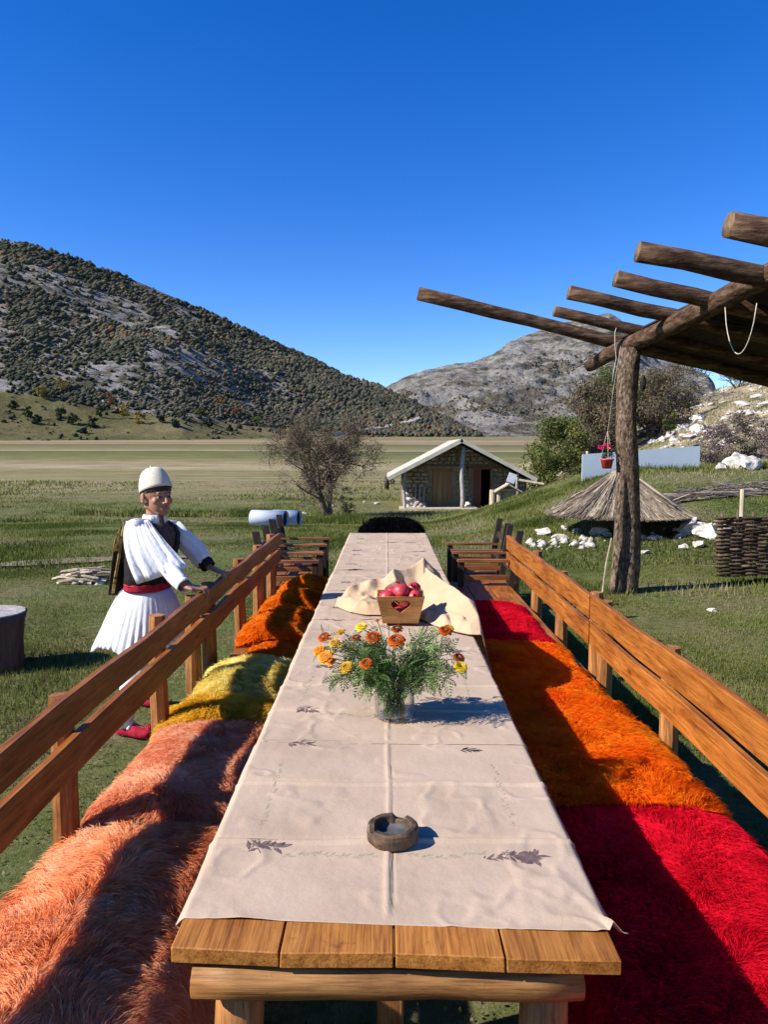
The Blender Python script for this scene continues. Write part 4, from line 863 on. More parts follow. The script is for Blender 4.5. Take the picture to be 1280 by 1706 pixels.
mb = MB(); mb.loft(lathe([(.035, .0235), (.03, .0200), (.02, .0185), (.001, .0180)], 24), cap=False); mb.obj('hollow', M['ash_in'], root, True)

# ------------------------------------------------------------------ vase and marigolds
vx, vy, vz = PG(658, 1202, TZ+.006).x, 2.69, TZ+.0075
root = empty('vase', 'squat clear glass vase of water in front of the fruit crate', 'vase', (vx, vy, vz)); root.scale = (1.08, 1.08, 1.2)
mb = MB(); mb.loft(lathe([(.001, 0), (.060, 0), (.066, .004), (.069, .02), (.069, .06), (.066, .10), (.067, .132), (.0685, .134), (.0655, .134), (.0635, .10), (.0655, .06), (.0655, .022), (.060, .012), (.001, .010)], 40), cap=True)
mb.obj('glass', M['glass'], root, True)
mb = MB(); mb.loft(lathe([(.001, .0105), (.059, .0125), (.0648, .023), (.0648, .06), (.0635, .085), (.001, .085)], 40)); mb.obj('water', M['water'], root, True)
bq = empty('marigold_bouquet', 'loose bunch of orange, rust and yellow marigolds with feathery leaves in the glass vase', 'flowers', (vx, vy, vz))
M['stem'] = simple('stem', [(.3, (.05, .09, .02)), (.7, (.13, .17, .05))], 20, rough=.6, bst=0)
M['bq_leaf'] = tonemat('bouquet_leaf', [(0, (.03, .075, .014)), (.4, (.08, .155, .035)), (.75, (.17, .26, .075)), (1, (.33, .40, .17))], .6, .4, .2)
PET = {'orange': [(0, (.55, .10, .004)), (.5, (.85, .25, .008)), (1, (.9, .42, .02))], 'rust': [(0, (.16, .012, .004)), (.5, (.42, .05, .008)), (1, (.75, .20, .015))],
       'yellow': [(0, (.55, .32, .005)), (.5, (.85, .60, .02)), (1, (.9, .75, .08))], 'dark': [(0, (.06, .006, .006)), (.5, (.18, .015, .012)), (1, (.5, .16, .02))], 'ochre': [(0, (.3, .12, .01)), (.5, (.6, .30, .02)), (1, (.75, .48, .04))]}
for k in PET: M['pet_'+k] = tonemat('petal_'+k, PET[k], .6, .3, .15)
FL = [(540, 1062, 'rust', .020, .02), (557, 1071, 'ochre', .017, -.02), (532, 1084, 'orange', .020, 0), (543, 1095, 'orange', .024, -.05), (602, 1045, 'yellow', .019, .06), (622, 1062, 'rust', .024, -.03), (662, 1048, 'dark', .018, .03),
      (661, 1068, 'rust', .027, -.06), (610, 1106, 'rust', .020, -.12), (577, 1112, 'ochre', .021, -.10), (742, 1052, 'rust', .022, .02), (748, 1047, 'ochre', .017, .06), (765, 1096, 'dark', .018, -.02), (768, 1112, 'yellow', .021, -.06), (568, 1053, 'ochre', .015, .06), (566, 1076, 'yellow', .013, .02), (594, 1063, 'dark', .015, 0), (629, 1034, 'dark', .008, .08), (552, 1103, 'orange', .016, .03)]
lv_V = []; lv_F = []; lv_T = []
def add_tri(vs, tn):
    n = len(lv_V); lv_V.extend([tuple(v) for v in vs]); lv_F.append((n, n+1, n+2) if len(vs) == 3 else (n, n+1, n+2, n+3)); lv_T.extend([tn]*len(vs))
def feather(p, d, L, tn):
    """pinnate leaf: narrow leaflets along a rib"""
    d = d.normalized(); a = Vector((random.gauss(0, 1), random.gauss(0, 1), random.gauss(0, 1))); sd_ = (a-d*a.dot(d)).normalized(); q = p.copy(); dd = d.copy()
    for k in range(6):
        f = (k+.5)/6; q = q+dd*(L/6); dd = (dd+Vector((0, 0, -.10))).normalized(); ll = L*.34*sin(pi*(.25+.65*f)); w_ = .0032
        for s_ in (-1, 1):
            e = (dd*.75+sd_*s_).normalized(); m_ = q+e*ll*.5; pr = dd.cross(sd_)*.1+dd; pr.normalize()
            add_tri([q, m_-pr*w_, q+e*ll, m_+pr*w_], min(1, max(0, tn+random.uniform(-.2, .2))))
    add_tri([q, q+sd_*.003+dd*.008, q+dd*L*.22, q-sd_*.003+dd*.008], tn)
    add_tri([p-sd_*.0008, p+sd_*.0008, q], tn*.6)
stm = MB(); O_ = Vector((vx, vy, vz))
def stem_to(tgt, nleaf, Lf, t0, r=.0016):
    a = random.uniform(0, 2*pi); b0 = Vector((cos(a)*.04, sin(a)*.04, .015)); rim = Vector((tgt.x*.16+cos(a)*-.012, tgt.y*.16, .135)); ctrl = rim+Vector((tgt.x*.30, tgt.y*.3, max(.05, tgt.z-.135)*.8))
    pts = [b0, b0.lerp(rim, .5), rim]
    for k in range(1, 7):
        u = k/6; pts.append(rim*(1-u)**2+ctrl*2*u*(1-u)+tgt*u*u)
    stm.tube(pts, [r]*len(pts), 4, cap=False)
    for k in range(nleaf):
        i = random.uniform(2.3, len(pts)-1.02); p = pts[int(i)].lerp(pts[int(i)+1], i-int(i)); dd = (pts[int(i)+1]-pts[int(i)]).normalized()
        dd = (dd*.6+Vector([random.gauss(0, .75) for _ in range(3)])+Vector((0, 0, -.05))); feather(p, dd, Lf*random.uniform(.7, 1.25), t0+random.uniform(-.3, .35))
for (px, py, kc, r, dy) in FL:
    tgt = P(px, py, vy+dy)-O_; stem_to(tgt, 9, .055, .42)
    n = 44 if r > .014 else 16; V = []; F = []; T = []
    up = (tgt-Vector((0, 0, .05))).normalized()*.45+Vector((-.05, -.55, .75)); up.normalize()
    a = Vector((1, 0, 0)); e1 = (a-up*a.dot(up)).normalized(); e2 = up.cross(e1)
    for k in range(n):
        ring = k/n; an = k*2.39996; rad = r*(.25+.85*sqrt(ring)); hgt = r*.55*(1-ring*ring)+random.uniform(-.001, .001)
        dr = e1*cos(an)+e2*sin(an); q = tgt+dr*rad*.55+up*hgt*.6; tipp = tgt+dr*rad*1.02+up*(hgt-r*.12); sd_ = up.cross(dr)*r*.30
        b_ = len(V); V += [tuple(q-sd_*.4), tuple(tipp-sd_-dr*r*.1), tuple(tipp+dr*.001), tuple(tipp+sd_-dr*r*.1), tuple(q+sd_*.4)]; F.append((b_, b_+1, b_+2)); F.append((b_, b_+2, b_+3)); F.append((b_, b_+3, b_+4))
        tt = min(1, max(0, .35+.5*ring+random.uniform(-.22, .22))); T += [tt*.6, tt, min(1, tt+.25), tt, tt*.6]
    V = [tuple(tgt+(Vector(q)-tgt)*1.18) for q in V]
    fo = link(bpy.data.objects.new('flower', npmesh('flower', np.array(V)-0, np.array(F), M['pet_'+kc], np.array(T))), bq)
    cal = MB(); cal.ball(tgt-up*r*.25, (r*.45, r*.45, r*.6), 8, 6); cal.obj('calyx', M['stem'], fo, True)
for k in range(38):      # leafy shoots without flowers
    a = random.uniform(0, 2*pi); rr = random.uniform(.08, .25); z = random.uniform(.10, .27)
    x = cos(a)*rr*1.05; 
    if x > .1: z = random.uniform(.12, .29)
    stem_to(Vector((x, sin(a)*rr*.62, z)), 11, .06, .5, .0012)
for (px, py, dy) in [(545, 1135, -.06), (553, 1120, -.03), (588, 1140, -.08), (612, 1140, -.09), (745, 1130, -.06), (725, 1128, -.05), (705, 1062, .03), (720, 1045, .06), (755, 1075, .02), (735, 1095, -.04), (760, 1120, -.04), (712, 1080, 0), (600, 1090, -.05), (630, 1080, .0), (575, 1085, .02)]:
    stem_to(P(px, py, vy+dy)-O_, 14, .055, .6, .0012)
for k in range(26):      # foliage standing in the water
    a = random.uniform(0, 2*pi); feather(Vector((cos(a)*.03, sin(a)*.03, random.uniform(.03, .11))), Vector((random.gauss(0, .4), random.gauss(0, .4), 1)), .045, .7)
stm.obj('stem', M['stem'], bq, True)
me = bpy.data.meshes.new('leaves'); me.from_pydata(lv_V, [], lv_F); me.materials.append(M['bq_leaf']); at = me.attributes.new('tone', 'FLOAT', 'POINT'); at.data.foreach_set('value', np.clip(np.array(lv_T, np.float32), 0, 1))
o = link(bpy.data.objects.new('leaves', me), bq); o['kind'] = 'stuff'
for ch in bq.children:     # geometry was laid out about the vase base
    pass

# ------------------------------------------------------------------ fruit crate, pomegranates, crumpled wrap
cx0, cy0, cz0 = PG(668, 1042, TZ+.02).x, 4.22, TZ+.022
cr = empty('fruit_crate', 'small flared wooden crate with a heart cut in its front, full of pomegranates', 'crate', (cx0, cy0, cz0))
def heart_panel(w0, w1, h, th, hole=True):
    cu = bpy.data.curves.new('front_panel', 'CURVE'); cu.dimensions = '2D'; cu.fill_mode = 'BOTH'; cu.extrude = th/2; cu.bevel_depth = .0012
    def sp(pts):
        s_ = cu.splines.new('POLY'); s_.points.add(len(pts)-1)
        for k, p in enumerate(pts): s_.points[k].co = (p[0], p[1], 0, 1)
        s_.use_cyclic_u = True
    sp([(-w0/2, 0), (w0/2, 0), (w1/2, h), (-w1/2, h)])
    if hole:
        hp = []
        for k in range(40):
            a = 2*pi*k/40; hp.append((.0036*16*sin(a)**3*.95, h*.66+.0031*(13*cos(a)-5*cos(2*a)-2*cos(3*a)-cos(4*a))*.9))
        sp(hp)
    o = bpy.data.objects.new('tmp', cu); COL.objects.link(o); me = bpy.data.meshes.new_from_object(o.evaluated_get(bpy.context.evaluated_depsgraph_get())); bpy.data.objects.remove(o); return me
W0, W1, Hc, Dp = .20, .27, .155, .20
me = heart_panel(W0, W1, Hc, .008); me.materials.clear(); me.materials.append(M['crate'])
o = link(bpy.data.objects.new('front_panel', me), cr); o.rotation_euler = (pi/2+.16, 0, 0); o.location = (0, -Dp/2+.012, 0)
o.rotation_euler = (pi/2+.12, 0, 0)
me2 = heart_panel(W0, W1, Hc, .008, False); me2.materials.clear(); me2.materials.append(M['crate'])
o = link(bpy.data.objects.new('back_panel', me2), cr); o.rotation_euler = (pi/2-.12, 0, 0); o.location = (0, Dp/2-.012, 0)
for s_ in (-1, 1):
    mb = MB(); a = s_*W0/2; b_ = s_*W1/2; q = .018
    for xo_ in (0, -s_*.008):
        mb.v += [(a+xo_, -Dp/2+.012, 0), (a+xo_, Dp/2-.012, 0), (b_+xo_, Dp/2+.006, Hc-.004), (b_+xo_, -Dp/2-.006, Hc-.004)]
    mb.f += [(0, 1, 2, 3), (7, 6, 5, 4), (0, 4, 5, 1), (1, 5, 6, 2), (2, 6, 7, 3), (3, 7, 4, 0)]; mb.mi += [0]*6
    mb.obj('side_panel', M['crate'], cr)
mb = MB(); mb.box((0, 0, .008), (W0-.018, Dp-.03, .01)); mb.obj('base_board', M['crate'], cr)
poms = [(-.01, -.045, .050, .044, 'seen through the heart cut-out'), (-.055, .03, .06, .044, 'low at the left inside the crate'), (.055, .03, .055, .044, 'low at the right inside the crate'),
        (-.078, -.03, .135, .046, 'pale pink one at the left front of the crate'), (.005, -.005, .165, .051, 'biggest red one on top of the heap'), (.082, -.02, .135, .044, 'red one at the right front of the crate'),
        (.080, .045, .172, .042, 'rosy one at the right back of the heap'), (-.045, .06, .145, .042, 'one behind the pale pink one'), (.015, -.075, .118, .032, 'one peeping over the front edge')]
for (x, y, z, r, wh) in poms:
    root = empty('pomegranate', 'pomegranate, '+wh, 'pomegranate', (cx0+x, cy0+y, cz0+z), 0, 'pomegranates in the crate')
    mb = MB(); mb.ball((0, 0, 0), (r, r, r*.93), 20, 14, jit=.018); mb.obj('fruit', M['pom'], root, True)
    dr = Vector((random.uniform(-.8, .8), random.uniform(-1, .2), random.uniform(-.1, .9))).normalized(); mb = MB(); q = dr*r*.92
    e1 = dr.orthogonal().normalized(); e2 = dr.cross(e1); rg = []
    for k in range(12):
        a = 2*pi*k/12; rg.append((e1*cos(a)+e2*sin(a)))
    mb.loft([[q+v*r*.20 for v in rg], [q+dr*r*.16+v*r*.17 for v in rg], [q+dr*r*(.34)+v*r*(.30 if k % 2 else .18) for k, v in enumerate(rg)]], cap=False)
    mb.obj('calyx', M['pom'], root)

# crumpled wrap: folds round the crate and rolls over the right table edge
nx_, ny_ = 150, 170
U, V_ = np.meshgrid(np.linspace(0, 1, nx_), np.linspace(0, 1, ny_), indexing='ij')
X_ = -.33+U*.93; Y_ = 3.86+V_*1.56
lo = np.interp(X_, [-.33, -.22, -.12, .14, .2, .3, .45, .6], [4.62, 4.42, 4.36, 4.36, 4.25, 4.02, 3.88, 3.86]); hi = np.interp(X_, [-.33, -.2, 0, .2, .3, .45, .6], [4.95, 5.02, 5.12, 5.38, 5.32, 4.95, 4.55])
Y_ = lo+(hi-lo)*V_
def ridge(x0, y0, x1, y1, w_, h, p=1.0):
    dx, dy = x1-x0, y1-y0; L2 = dx*dx+dy*dy; t_ = np.clip(((X_-x0)*dx+(Y_-y0)*dy)/L2, 0, 1); d = np.hypot(X_-(x0+t_*dx), Y_-(y0+t_*dy)); return h*np.exp(-(d/w_)**1.4)*(1-(1-p)*t_)
def poly(pts, wi, pw=.9):
    out = np.zeros_like(X_)
    for (xa, ya, ha), (xb, yb, hb) in zip(pts[:-1], pts[1:]):
        dx, dy = xb-xa, yb-ya; t_ = np.clip(((X_-xa)*dx+(Y_-ya)*dy)/(dx*dx+dy*dy), 0, 1); d = np.hypot(X_-(xa+t_*dx), Y_-(ya+t_*dy)); out = np.maximum(out, (ha+(hb-ha)*t_)*np.clip(1-d/wi, 0, 1)**pw)
    return out
fold = np.abs(fbm(X_*4+.3, Y_*3.2, 3, 500)-.47)*2
H_ = .010+.050*(1-np.clip(fold*3.5, 0, 1))
H_ = H_+poly([(-.15, 4.74, .075), (.05, 4.86, .14), (.25, 5.02, .195)], .20)
H_ = np.maximum(H_, poly([(.25, 5.02, .195), (.33, 4.72, .165), (.40, 4.45, .15), (.47, 4.2, .125), (.50, 4.0, .07)], .15, .75)+.02*fold)
H_ = np.maximum(H_, poly([(-.30, 4.66, .045), (-.22, 4.52, .06), (-.12, 4.46, .05)], .08)+.01)
H_ = np.maximum(H_, poly([(.24, 4.50, .05), (.33, 4.22, .06), (.42, 4.02, .06)], .07)+.01)
ed = np.minimum(np.minimum(U, 1-U)*.93, np.minimum(V_, 1-V_)*np.abs(hi-lo)); H_ = H_*ss(-.01, .09, ed)+.006
H_ = H_+.012*(fbm(X_*22, Y_*18, 3, 510)-.45)
inb = (np.abs(X_-cx0) < .165)*1.0*(Y_ < cy0+.15); 
over = np.maximum(0, X_-.505); Z_ = TZ+.010+np.maximum(H_, .007); Z_ = Z_-over*1.9
X2 = np.where(X_ > .505, .505+over*.55, X_)
me = npmesh('wrap', np.stack([X2.ravel(), Y_.ravel(), Z_.ravel()], 1), gridfaces(nx_, ny_)[:, ::-1], M['wrap'], smooth=True)
o = link(bpy.data.objects.new('crumpled_cloth', me)); sol = o.modifiers.new('thickness', 'SOLIDIFY'); sol.thickness = .0012; sol.offset = -1
tag(o, 'crumpled pale tan cloth bunched behind the fruit crate and rolled over the table edge', 'cloth')
#@@PART3
# ------------------------------------------------------------------ pergola
pg = empty('pergola', 'rustic log pergola with a sloping plank roof, its log ends sticking out at the left', 'pergola', (0, 0, 0))
def logpts(a, b_, n=9, w_=.012):
    a = Vector(a); b_ = Vector(b_); return [a.lerp(b_, k/(n-1))+Vector([random.uniform(-w_, w_) for _ in range(3)]) for k in range(n)]
PX, PY = 3.03, 9.30
mb = MB(); zs = np.linspace(-.15, 3.05, 14)
mb.tube([(PX+.055*sin(z*1.7+.6)+.03*z/3-.02, PY+.02*sin(z*2.2), z) for z in zs], [.142-.010*z*.6+.006*sin(z*5) for z in zs], 20, wob=.05, mi=0, cmi=1)
mb.obj('post', [M['bark'], M['cut']], pg, True)
mb = MB(); zs = np.linspace(-.1, 1.52, 8)
mb.tube([(PX-.145+.012*sin(z*3)+.035*z, PY-.08, z) for z in zs], [.085-.018*z for z in zs], 14, wob=.05, cmi=1)
mb.obj('prop', [M['bark'], M['cut']], pg, True)
mb = MB(); mb.ball((PX+.125, PY-.09, 2.62), (.03, .05, .10), 10, 8, jit=.1); mb.obj("knot_hole_shade", M["dark"], pg, True)  # solid ball; the shade of a hole is put into its colour
bp = [(2.98, 11.0, 3.03), (3.03, 10.2, 3.10), (3.08, 9.4, 3.14), (3.05, 8.4, 3.12), (3.10, 7.4, 3.17), (3.08, 6.4, 3.20), (3.12, 5.2, 3.22), (3.1, 4.0, 3.24), (3.1, 2.4, 3.25)]
mb = MB(); mb.tube(bp, [.085, .10, .105, .10, .105, .10, .105, .1, .1], 14, wob=.05, cmi=1); mb.obj('main_beam', [M['barky'], M['cut']], pg, True)
mb = MB(); mb.tube([(6.6, y, 2.45) for y in (2.4, 5, 8, 11)], .1, 12, wob=.05, cmi=1); mb.obj('main_beam', [M['barky'], M['cut']], pg, True)
for y in (3.4, 9.4):
    mb = MB(); mb.tube([(6.6, y, z) for z in (-.1, 1, 2.4)], [.15, .14, .13], 14, wob=.05); mb.obj('post', M['bark'], pg, True)
# rafters: left end pixel, far-left Y, crossing pixel on the beam
raf = [((697, 489), 10.3, (1010, 566), .095), ((924, 518), 9.45, (1055, 549), .075), ((948, 487), 8.1, (1115, 525), .08), ((1026, 464), 7.1, (1185, 501), .08), ((1063, 419), 6.1, (1262, 459), .088), ((1214, 374), 5.1, (1330, 398), .095), ((1300, 330), 4.1, (1480, 372), .09), ((1420, 230), 3.1, (1640, 280), .09)]
for (e, Yr, c_, r) in raf:
    A = P(e[0], e[1], Yr); B = P(c_[0], c_[1], Yr); d = (B-A).normalized(); E = A+d*((7.0-A.x)/d.x)
    n = 14; pts = [A.lerp(E, k/(n-1))+Vector((0, random.uniform(-.012, .012), random.uniform(-.010, .010))) for k in range(n)]
    pts[0] = A; mb = MB(); mb.tube(pts, [r*(1+random.uniform(-.06, .06))*(.92+.1*k/n) for k in range(n)], 14, wob=.045, cmi=1); mb.obj('rafter', [M['barkx'], M['cut']], pg, True)
# roof boards lie on the rafters, running along the beam direction
M['roof_board'] = wood('roof_board', (.008, .005, .003), (.028, .015, .008), (.06, .033, .016), 'X', .9, rnd=.4, knots=False)
for k in range(20):
    x = 3.28+k*.19; dx = x-3.05
    z0 = 3.36-.235*dx
    mb = MB(); mb.box((x, 6.5, z0), (.190, 8.2+random.uniform(-.1, .1), .025), rot=Matrix.Rotation(.23, 3, 'Y')); mb.obj('roof_board', M['roof_board'], pg)
def hang_rope(name, label, cat, pts, r=.006):
    mb = MB(); mb.tube(pts, r, 5); return tag(mb.obj(name, M['rope'], None, True), label, cat)
a = P(1209, 512, 6.6); b_ = P(1262, 505, 6.0); pts = []
for k in range(17):
    u = k/16; pts.append(a.lerp(b_, u)+Vector((0, 0, -.40*(1-(2*u-1)**2)**.7)))
hang_rope('rope', 'thin pale rope hanging in a loop under the pergola beam at the right', 'rope', pts, .0045)
a = P(1026, 555, 9.05); hang_rope('cord', 'thin cord tied round the beam end and hanging beside the post', 'cord', [a+Vector((.01, 0, .06)), a+Vector((-.02, -.05, .0)), a+Vector((0, 0, -.15)), a+Vector((.02, 0, -.3)), a+Vector((-.01, 0, -.46)), a+Vector((-.02, 0, -.58))], .005)
mb = MB(); a = PG(1004, 992, 0); mb.tube([a, a+Vector((.04, .0, .4)), a+Vector((.10, .0, .72))], [.013, .012, .009], 7, wob=.08)
tag(mb.obj('stick', M['stick'], None), 'slim pale stick leaning beside the pergola post', 'stick')
# hanging red flower pot
pp = P(1012, 770, 9.25)
hp = empty('hanging_flower_pot', 'red flower pot with pink blossoms hanging left of the pergola post', 'flower pot', (pp.x, pp.y, pp.z-.08))
mb = MB(); mb.loft(lathe([(.001, 0), (.055, 0), (.075, .10), (.085, .105), (.085, .12), (.07, .12), (.001, .10)], 18)); mb.obj('pot', M['red_plastic'], hp, True)
C_ = np.array([(random.gauss(0, .03), random.gauss(0, .03), .20+random.gauss(0, .03)) for _ in range(12)]); V, F, tn = leaves(C_, 320, np.full(12, .045), .012, .4, .4)
o = link(bpy.data.objects.new('foliage', npmesh('foliage', V, F, M['leaf_dark'], tn)), hp)
M['pinkp'] = tonemat('pink_blossom', [(0, (.35, .005, .05)), (.5, (.62, .02, .12)), (1, (.8, .15, .3))], .6, .2)
C_ = np.array([(random.gauss(0, .035), random.gauss(0, .03), .27+random.gauss(0, .02)) for _ in range(9)]); V, F, tn = leaves(C_, 260, np.full(9, .03), .012, .5, .6)
link(bpy.data.objects.new('blossom', npmesh('blossom', V, F, M['pinkp'], tn)), hp)
mb = MB()
for k in range(3):
    a_ = 2*pi*k/3+.4; mb.tube([(cos(a_)*.082, sin(a_)*.082, .11), (cos(a_)*.02, sin(a_)*.02, .40), (0, 0, .46)], .003, 4)
mb.tube([(0, 0, .46), (.05, -.03, 1.0), (.12, -.05, 1.50)], .0022, 4); mb.obj('hanger', M['rope'], hp)

# ------------------------------------------------------------------ thatched umbrella, panel, reeds
ux, uy = 4.42, 14.1; uz = gh(ux, uy)
th = empty('thatched_umbrella', 'low conical straw umbrella standing on the grass behind the pergola post', 'umbrella', (ux, uy, uz))
mb = MB(); mb.tube([(0, 0, -.1), (0, 0, 1.0)], .05, 10); mb.obj('pole', M['grey_bark'], th, True)
rings = []
for i in range(15):
    u = i/14; r = .04+1.22*u**.92; z = 1.10-.83*u**.80
    rings.append([(r*cos(2*pi*k/48)*(1+.03*sin(k*3.3)*u), r*sin(2*pi*k/48)*(1+.03*sin(k*3.3)*u), z+.02*sin(k*2.1)*u) for k in range(48)])
mb = MB(); mb.loft(rings, cap=False); mb.obj('thatch', M['thatch'], th, True).modifiers.new('t', 'SOLIDIFY').thickness = .05
n = 9000; a = rng.uniform(0, 2*pi, n); u0 = rng.random(n)**.7; u1 = np.clip(u0+rng.uniform(.2, .4, n), 0, 1.08)
f = lambda a, u, o_: np.stack([(.04+1.22*u**.92+o_)*np.cos(a), (.04+1.22*u**.92+o_)*np.sin(a), 1.13-.83*np.clip(u, 0, 9)**.80+o_], 1)
p0 = f(a, u0, .01); p1 = f(a+rng.normal(size=n)*.03, u1, rng.uniform(.0, .04, n)); sd_ = nrm(np.cross(p1-p0, rng.normal(size=(n, 3))))*.007
V = np.stack([p0-sd_, p0+sd_, p1+sd_*.5, p1-sd_*.5], 1).reshape(-1, 3)
M['straw'] = tonemat('straw', [(0, (.09, .072, .052)), (.5, (.25, .20, .145)), (.85, (.40, .33, .245)), (1, (.54, .46, .35))], .9, .1, .1)
o = link(bpy.data.objects.new('straw', npmesh('straw', V, np.arange(4*n).reshape(n, 4), M['straw'], np.repeat(np.clip(rng.normal(.5, .25, n), 0, 1), 4))), th); o['kind'] = 'stuff'
for (a0, L_) in ((-.75, 1.25), (-.55, 1.1), (-.2, 1.35)):
    mb = MB(); mb.tube([(0.05*cos(a0), .05*sin(a0), 1.17), (.66*cos(a0), .66*sin(a0), .74), (1.2*cos(a0), 1.2*sin(a0), .38)], .018, 6); mb.obj('rib', M['pale_wood' if a0 != -.75 else 'grey_bark'], th, True)
pa_, pb_ = P(970, 805, 20.0), P(1166, 785, 20.6); 
pn = MB(); zt0, zt1 = P(970, 757, 20.0).z, P(1166, 743, 20.6).z
d = (pb_-pa_); yv = Vector((0, .03, 0))
pn.add([(pa_.x, pa_.y, pa_.z-.5), (pb_.x, pb_.y, pb_.z-.5), (pb_.x, pb_.y, zt1), (pa_.x, pa_.y, zt0), (pa_.x, pa_.y+.03, pa_.z-.5), (pb_.x, pb_.y+.03, pb_.z-.5), (pb_.x, pb_.y+.03, zt1), (pa_.x, pa_.y+.03, zt0)], [(0, 1, 2, 3), (7, 6, 5, 4), (0, 4, 5, 1), (1, 5, 6, 2), (2, 6, 7, 3), (3, 7, 4, 0)])
pe = empty('sheet_panel', 'pale blue white metal sheet standing like a low wall behind the straw umbrella', 'panel', (0, 0, 0)); pn.obj('sheet', M['panel'], pe)
mb = MB(); q = P(980, 757, 20.1); mb.tube([(q.x, q.y+.06, q.z-1.2), (q.x, q.y+.06, q.z+.09)], .035, 8); mb.obj('post', M['pale_wood'], pe, True)
mb = MB(); q = P(1150, 744, 20.6); mb.tube([(q.x, q.y+.08, q.z-1.3), (q.x, q.y+.08, q.z-.03)], .035, 8); mb.obj('post', M['pale_wood'], pe, True)
def bundle(label, a, b_, n, w_, L):
    a = np.array(a); b_ = np.array(b_); u = rng.random(n); c = a+(b_-a)*u[:, None]*.8; off = rng.normal(size=(n, 3))*np.array([.0, w_, .05]); c = c+off
    c[:, 2] = ground_h(c[:, 0], c[:, 1])+.03+np.abs(rng.normal(size=n))*.07
    d = (b_-a)/np.linalg.norm(b_-a)*L*rng.uniform(.6, 1.1, (n, 1))+rng.normal(size=(n, 3))*np.array([.05, .12, .0]); e = c+d; e[:, 2] = ground_h(e[:, 0], e[:, 1])+.03+np.abs(rng.normal(size=n))*.06
    sd_ = nrm(np.cross(d, rng.normal(size=(n, 3))))*.008; V = np.stack([c-sd_, c+sd_, e+sd_, e-sd_], 1).reshape(-1, 3)
    o = link(bpy.data.objects.new('reed_bundle', npmesh('reed_bundle', V, np.arange(4*n).reshape(n, 4), M['straw'], np.repeat(np.clip(rng.normal(.6, .22, n), 0, 1), 4)))); tag(o, label, 'reeds', 'cut reeds lying on the grass')
bundle('pale reeds lying on the grass left of the straw umbrella', (4.0, 15.9, 0), (5.1, 16.4, 0), 900, .10, .8)
bundle('pale reeds lying right of the straw umbrella', (5.6, 15.6, 0), (7.1, 16.0, 0), 1100, .10, .9)
bundle('darker reeds lying at the right edge behind the woven fence', (7.0, 16.0, 0), (8.8, 16.5, 0), 1100, .16, .9)
mb = MB(); a = P(880, 792, 25); mb.tube([(a.x-.3, 25, gh(a.x, 25)+.45), (a.x+.5, 24.8, gh(a.x+.5, 24.8)+.12)], .04, 6); tag(mb.obj('plank', M['pale_wood'], None), 'pale plank end lying on the bank right of the cabin', 'plank')

# ------------------------------------------------------------------ woven fence
wf = empty('wattle_fence', 'woven stick fence at the right edge of the grass', 'fence', (0, 0, 0))
wa = P(1198, 955, 10.3); wx0, wy0 = wa.x, 10.3; wx1 = wx0+1.7; wz = gh(wx0, 10.3)
protos = []
for k in range(4):
    mb = MB(); pts = []
    for i in range(25):
        x = i*.075; pts.append((x, .028*sin(i*pi/2.6+k*pi), random.uniform(-.007, .007)))
    mb.tube(pts, [.0155*(1+random.uniform(-.25, .25)) for _ in pts], 6); protos.append(mb.mesh('rod', M['wicker'], True))
for r_ in range(32):
    o = link(bpy.data.objects.new('rod', protos[(r_ % 2)+2*random.randint(0, 1)]), wf); o.location = (wx0-.04+random.uniform(-.05, .03), wy0+random.uniform(-.008, .008), wz+.02+r_*.0262); o.rotation_euler = (0, random.uniform(-.010, .010), 0); o.scale.x = 1
for k in range(8):
    mb = MB(); x = wx0+.02+k*.22; mb.tube([(x, wy0, wz-.1), (x+random.uniform(-.02, .02), wy0, wz+.45), (x, wy0, wz+.90+random.uniform(-.03, .09))], .017, 7, wob=.1); mb.obj('stake', M['grey_bark'], wf, True)
for k in range(9):      # short return panel
    pass
mb = MB(); q = P(1237, 850, 12.5); mb.tube([(q.x, 12.5, gh(q.x, 12.5)-.1), (q.x, 12.5, P(1237, 815, 12.5).z)], .04, 8, wob=.05); tag(mb.obj('wooden_stake', M['pale_wood'], None), 'short pale stake standing behind the woven fence', 'stake')

# ------------------------------------------------------------------ rocks
def rock(label, p, r, flat=.6, seed=0, grp='pale limestone rocks by the straw umbrella'):
    bm = bmesh.new(); bmesh.ops.create_icosphere(bm, subdivisions=3, radius=1)
    sx_, sy_, sz_ = random.uniform(.8, 1.3), random.uniform(.7, 1.1), flat
    pl = [(Vector([random.gauss(0, 1) for _ in range(3)]).normalized(), random.uniform(.35, .8)) for _ in range(13)]
    off = random.uniform(0, 99)
    for v in bm.verts:
        c = v.co.copy()
        for n_, d_ in pl:
            k = c.dot(n_)
            if k > d_: c -= n_*(k-d_)*.92
        from mathutils import noise
        c *= 1+.30*noise.noise(v.co*1.6+Vector((off, 0, 0)))+.16*noise.noise(v.co*4.5+Vector((off, 0, 0)))
        v.co = Vector((c.x*sx_, c.y*sy_, c.z*sz_))*r
    me = bpy.data.meshes.new('rock'); bm.to_mesh(me); bm.free(); me.materials.append(M['rock'])
    o = link(bpy.data.objects.new('rock', me)); o.location = (p[0], p[1], p[2]+r*flat*.35); o.rotation_euler = (0, 0, random.uniform(0, 6)); return tag(o, label, 'rock', grp)
def gpr(px, py, Y): q = P(px, py, Y); return (q.x, Y, gh(q.x, Y))
def march(px, py, y0=8, y1=60):
    """where the view through a pixel meets the ground"""
    Y = y0
    while Y < y1:
        q = P(px, py, Y)
        if q.z <= gh(q.x, Y): return (q.x, Y, gh(q.x, Y))
        Y += .1
    return gpr(px, py, y1)
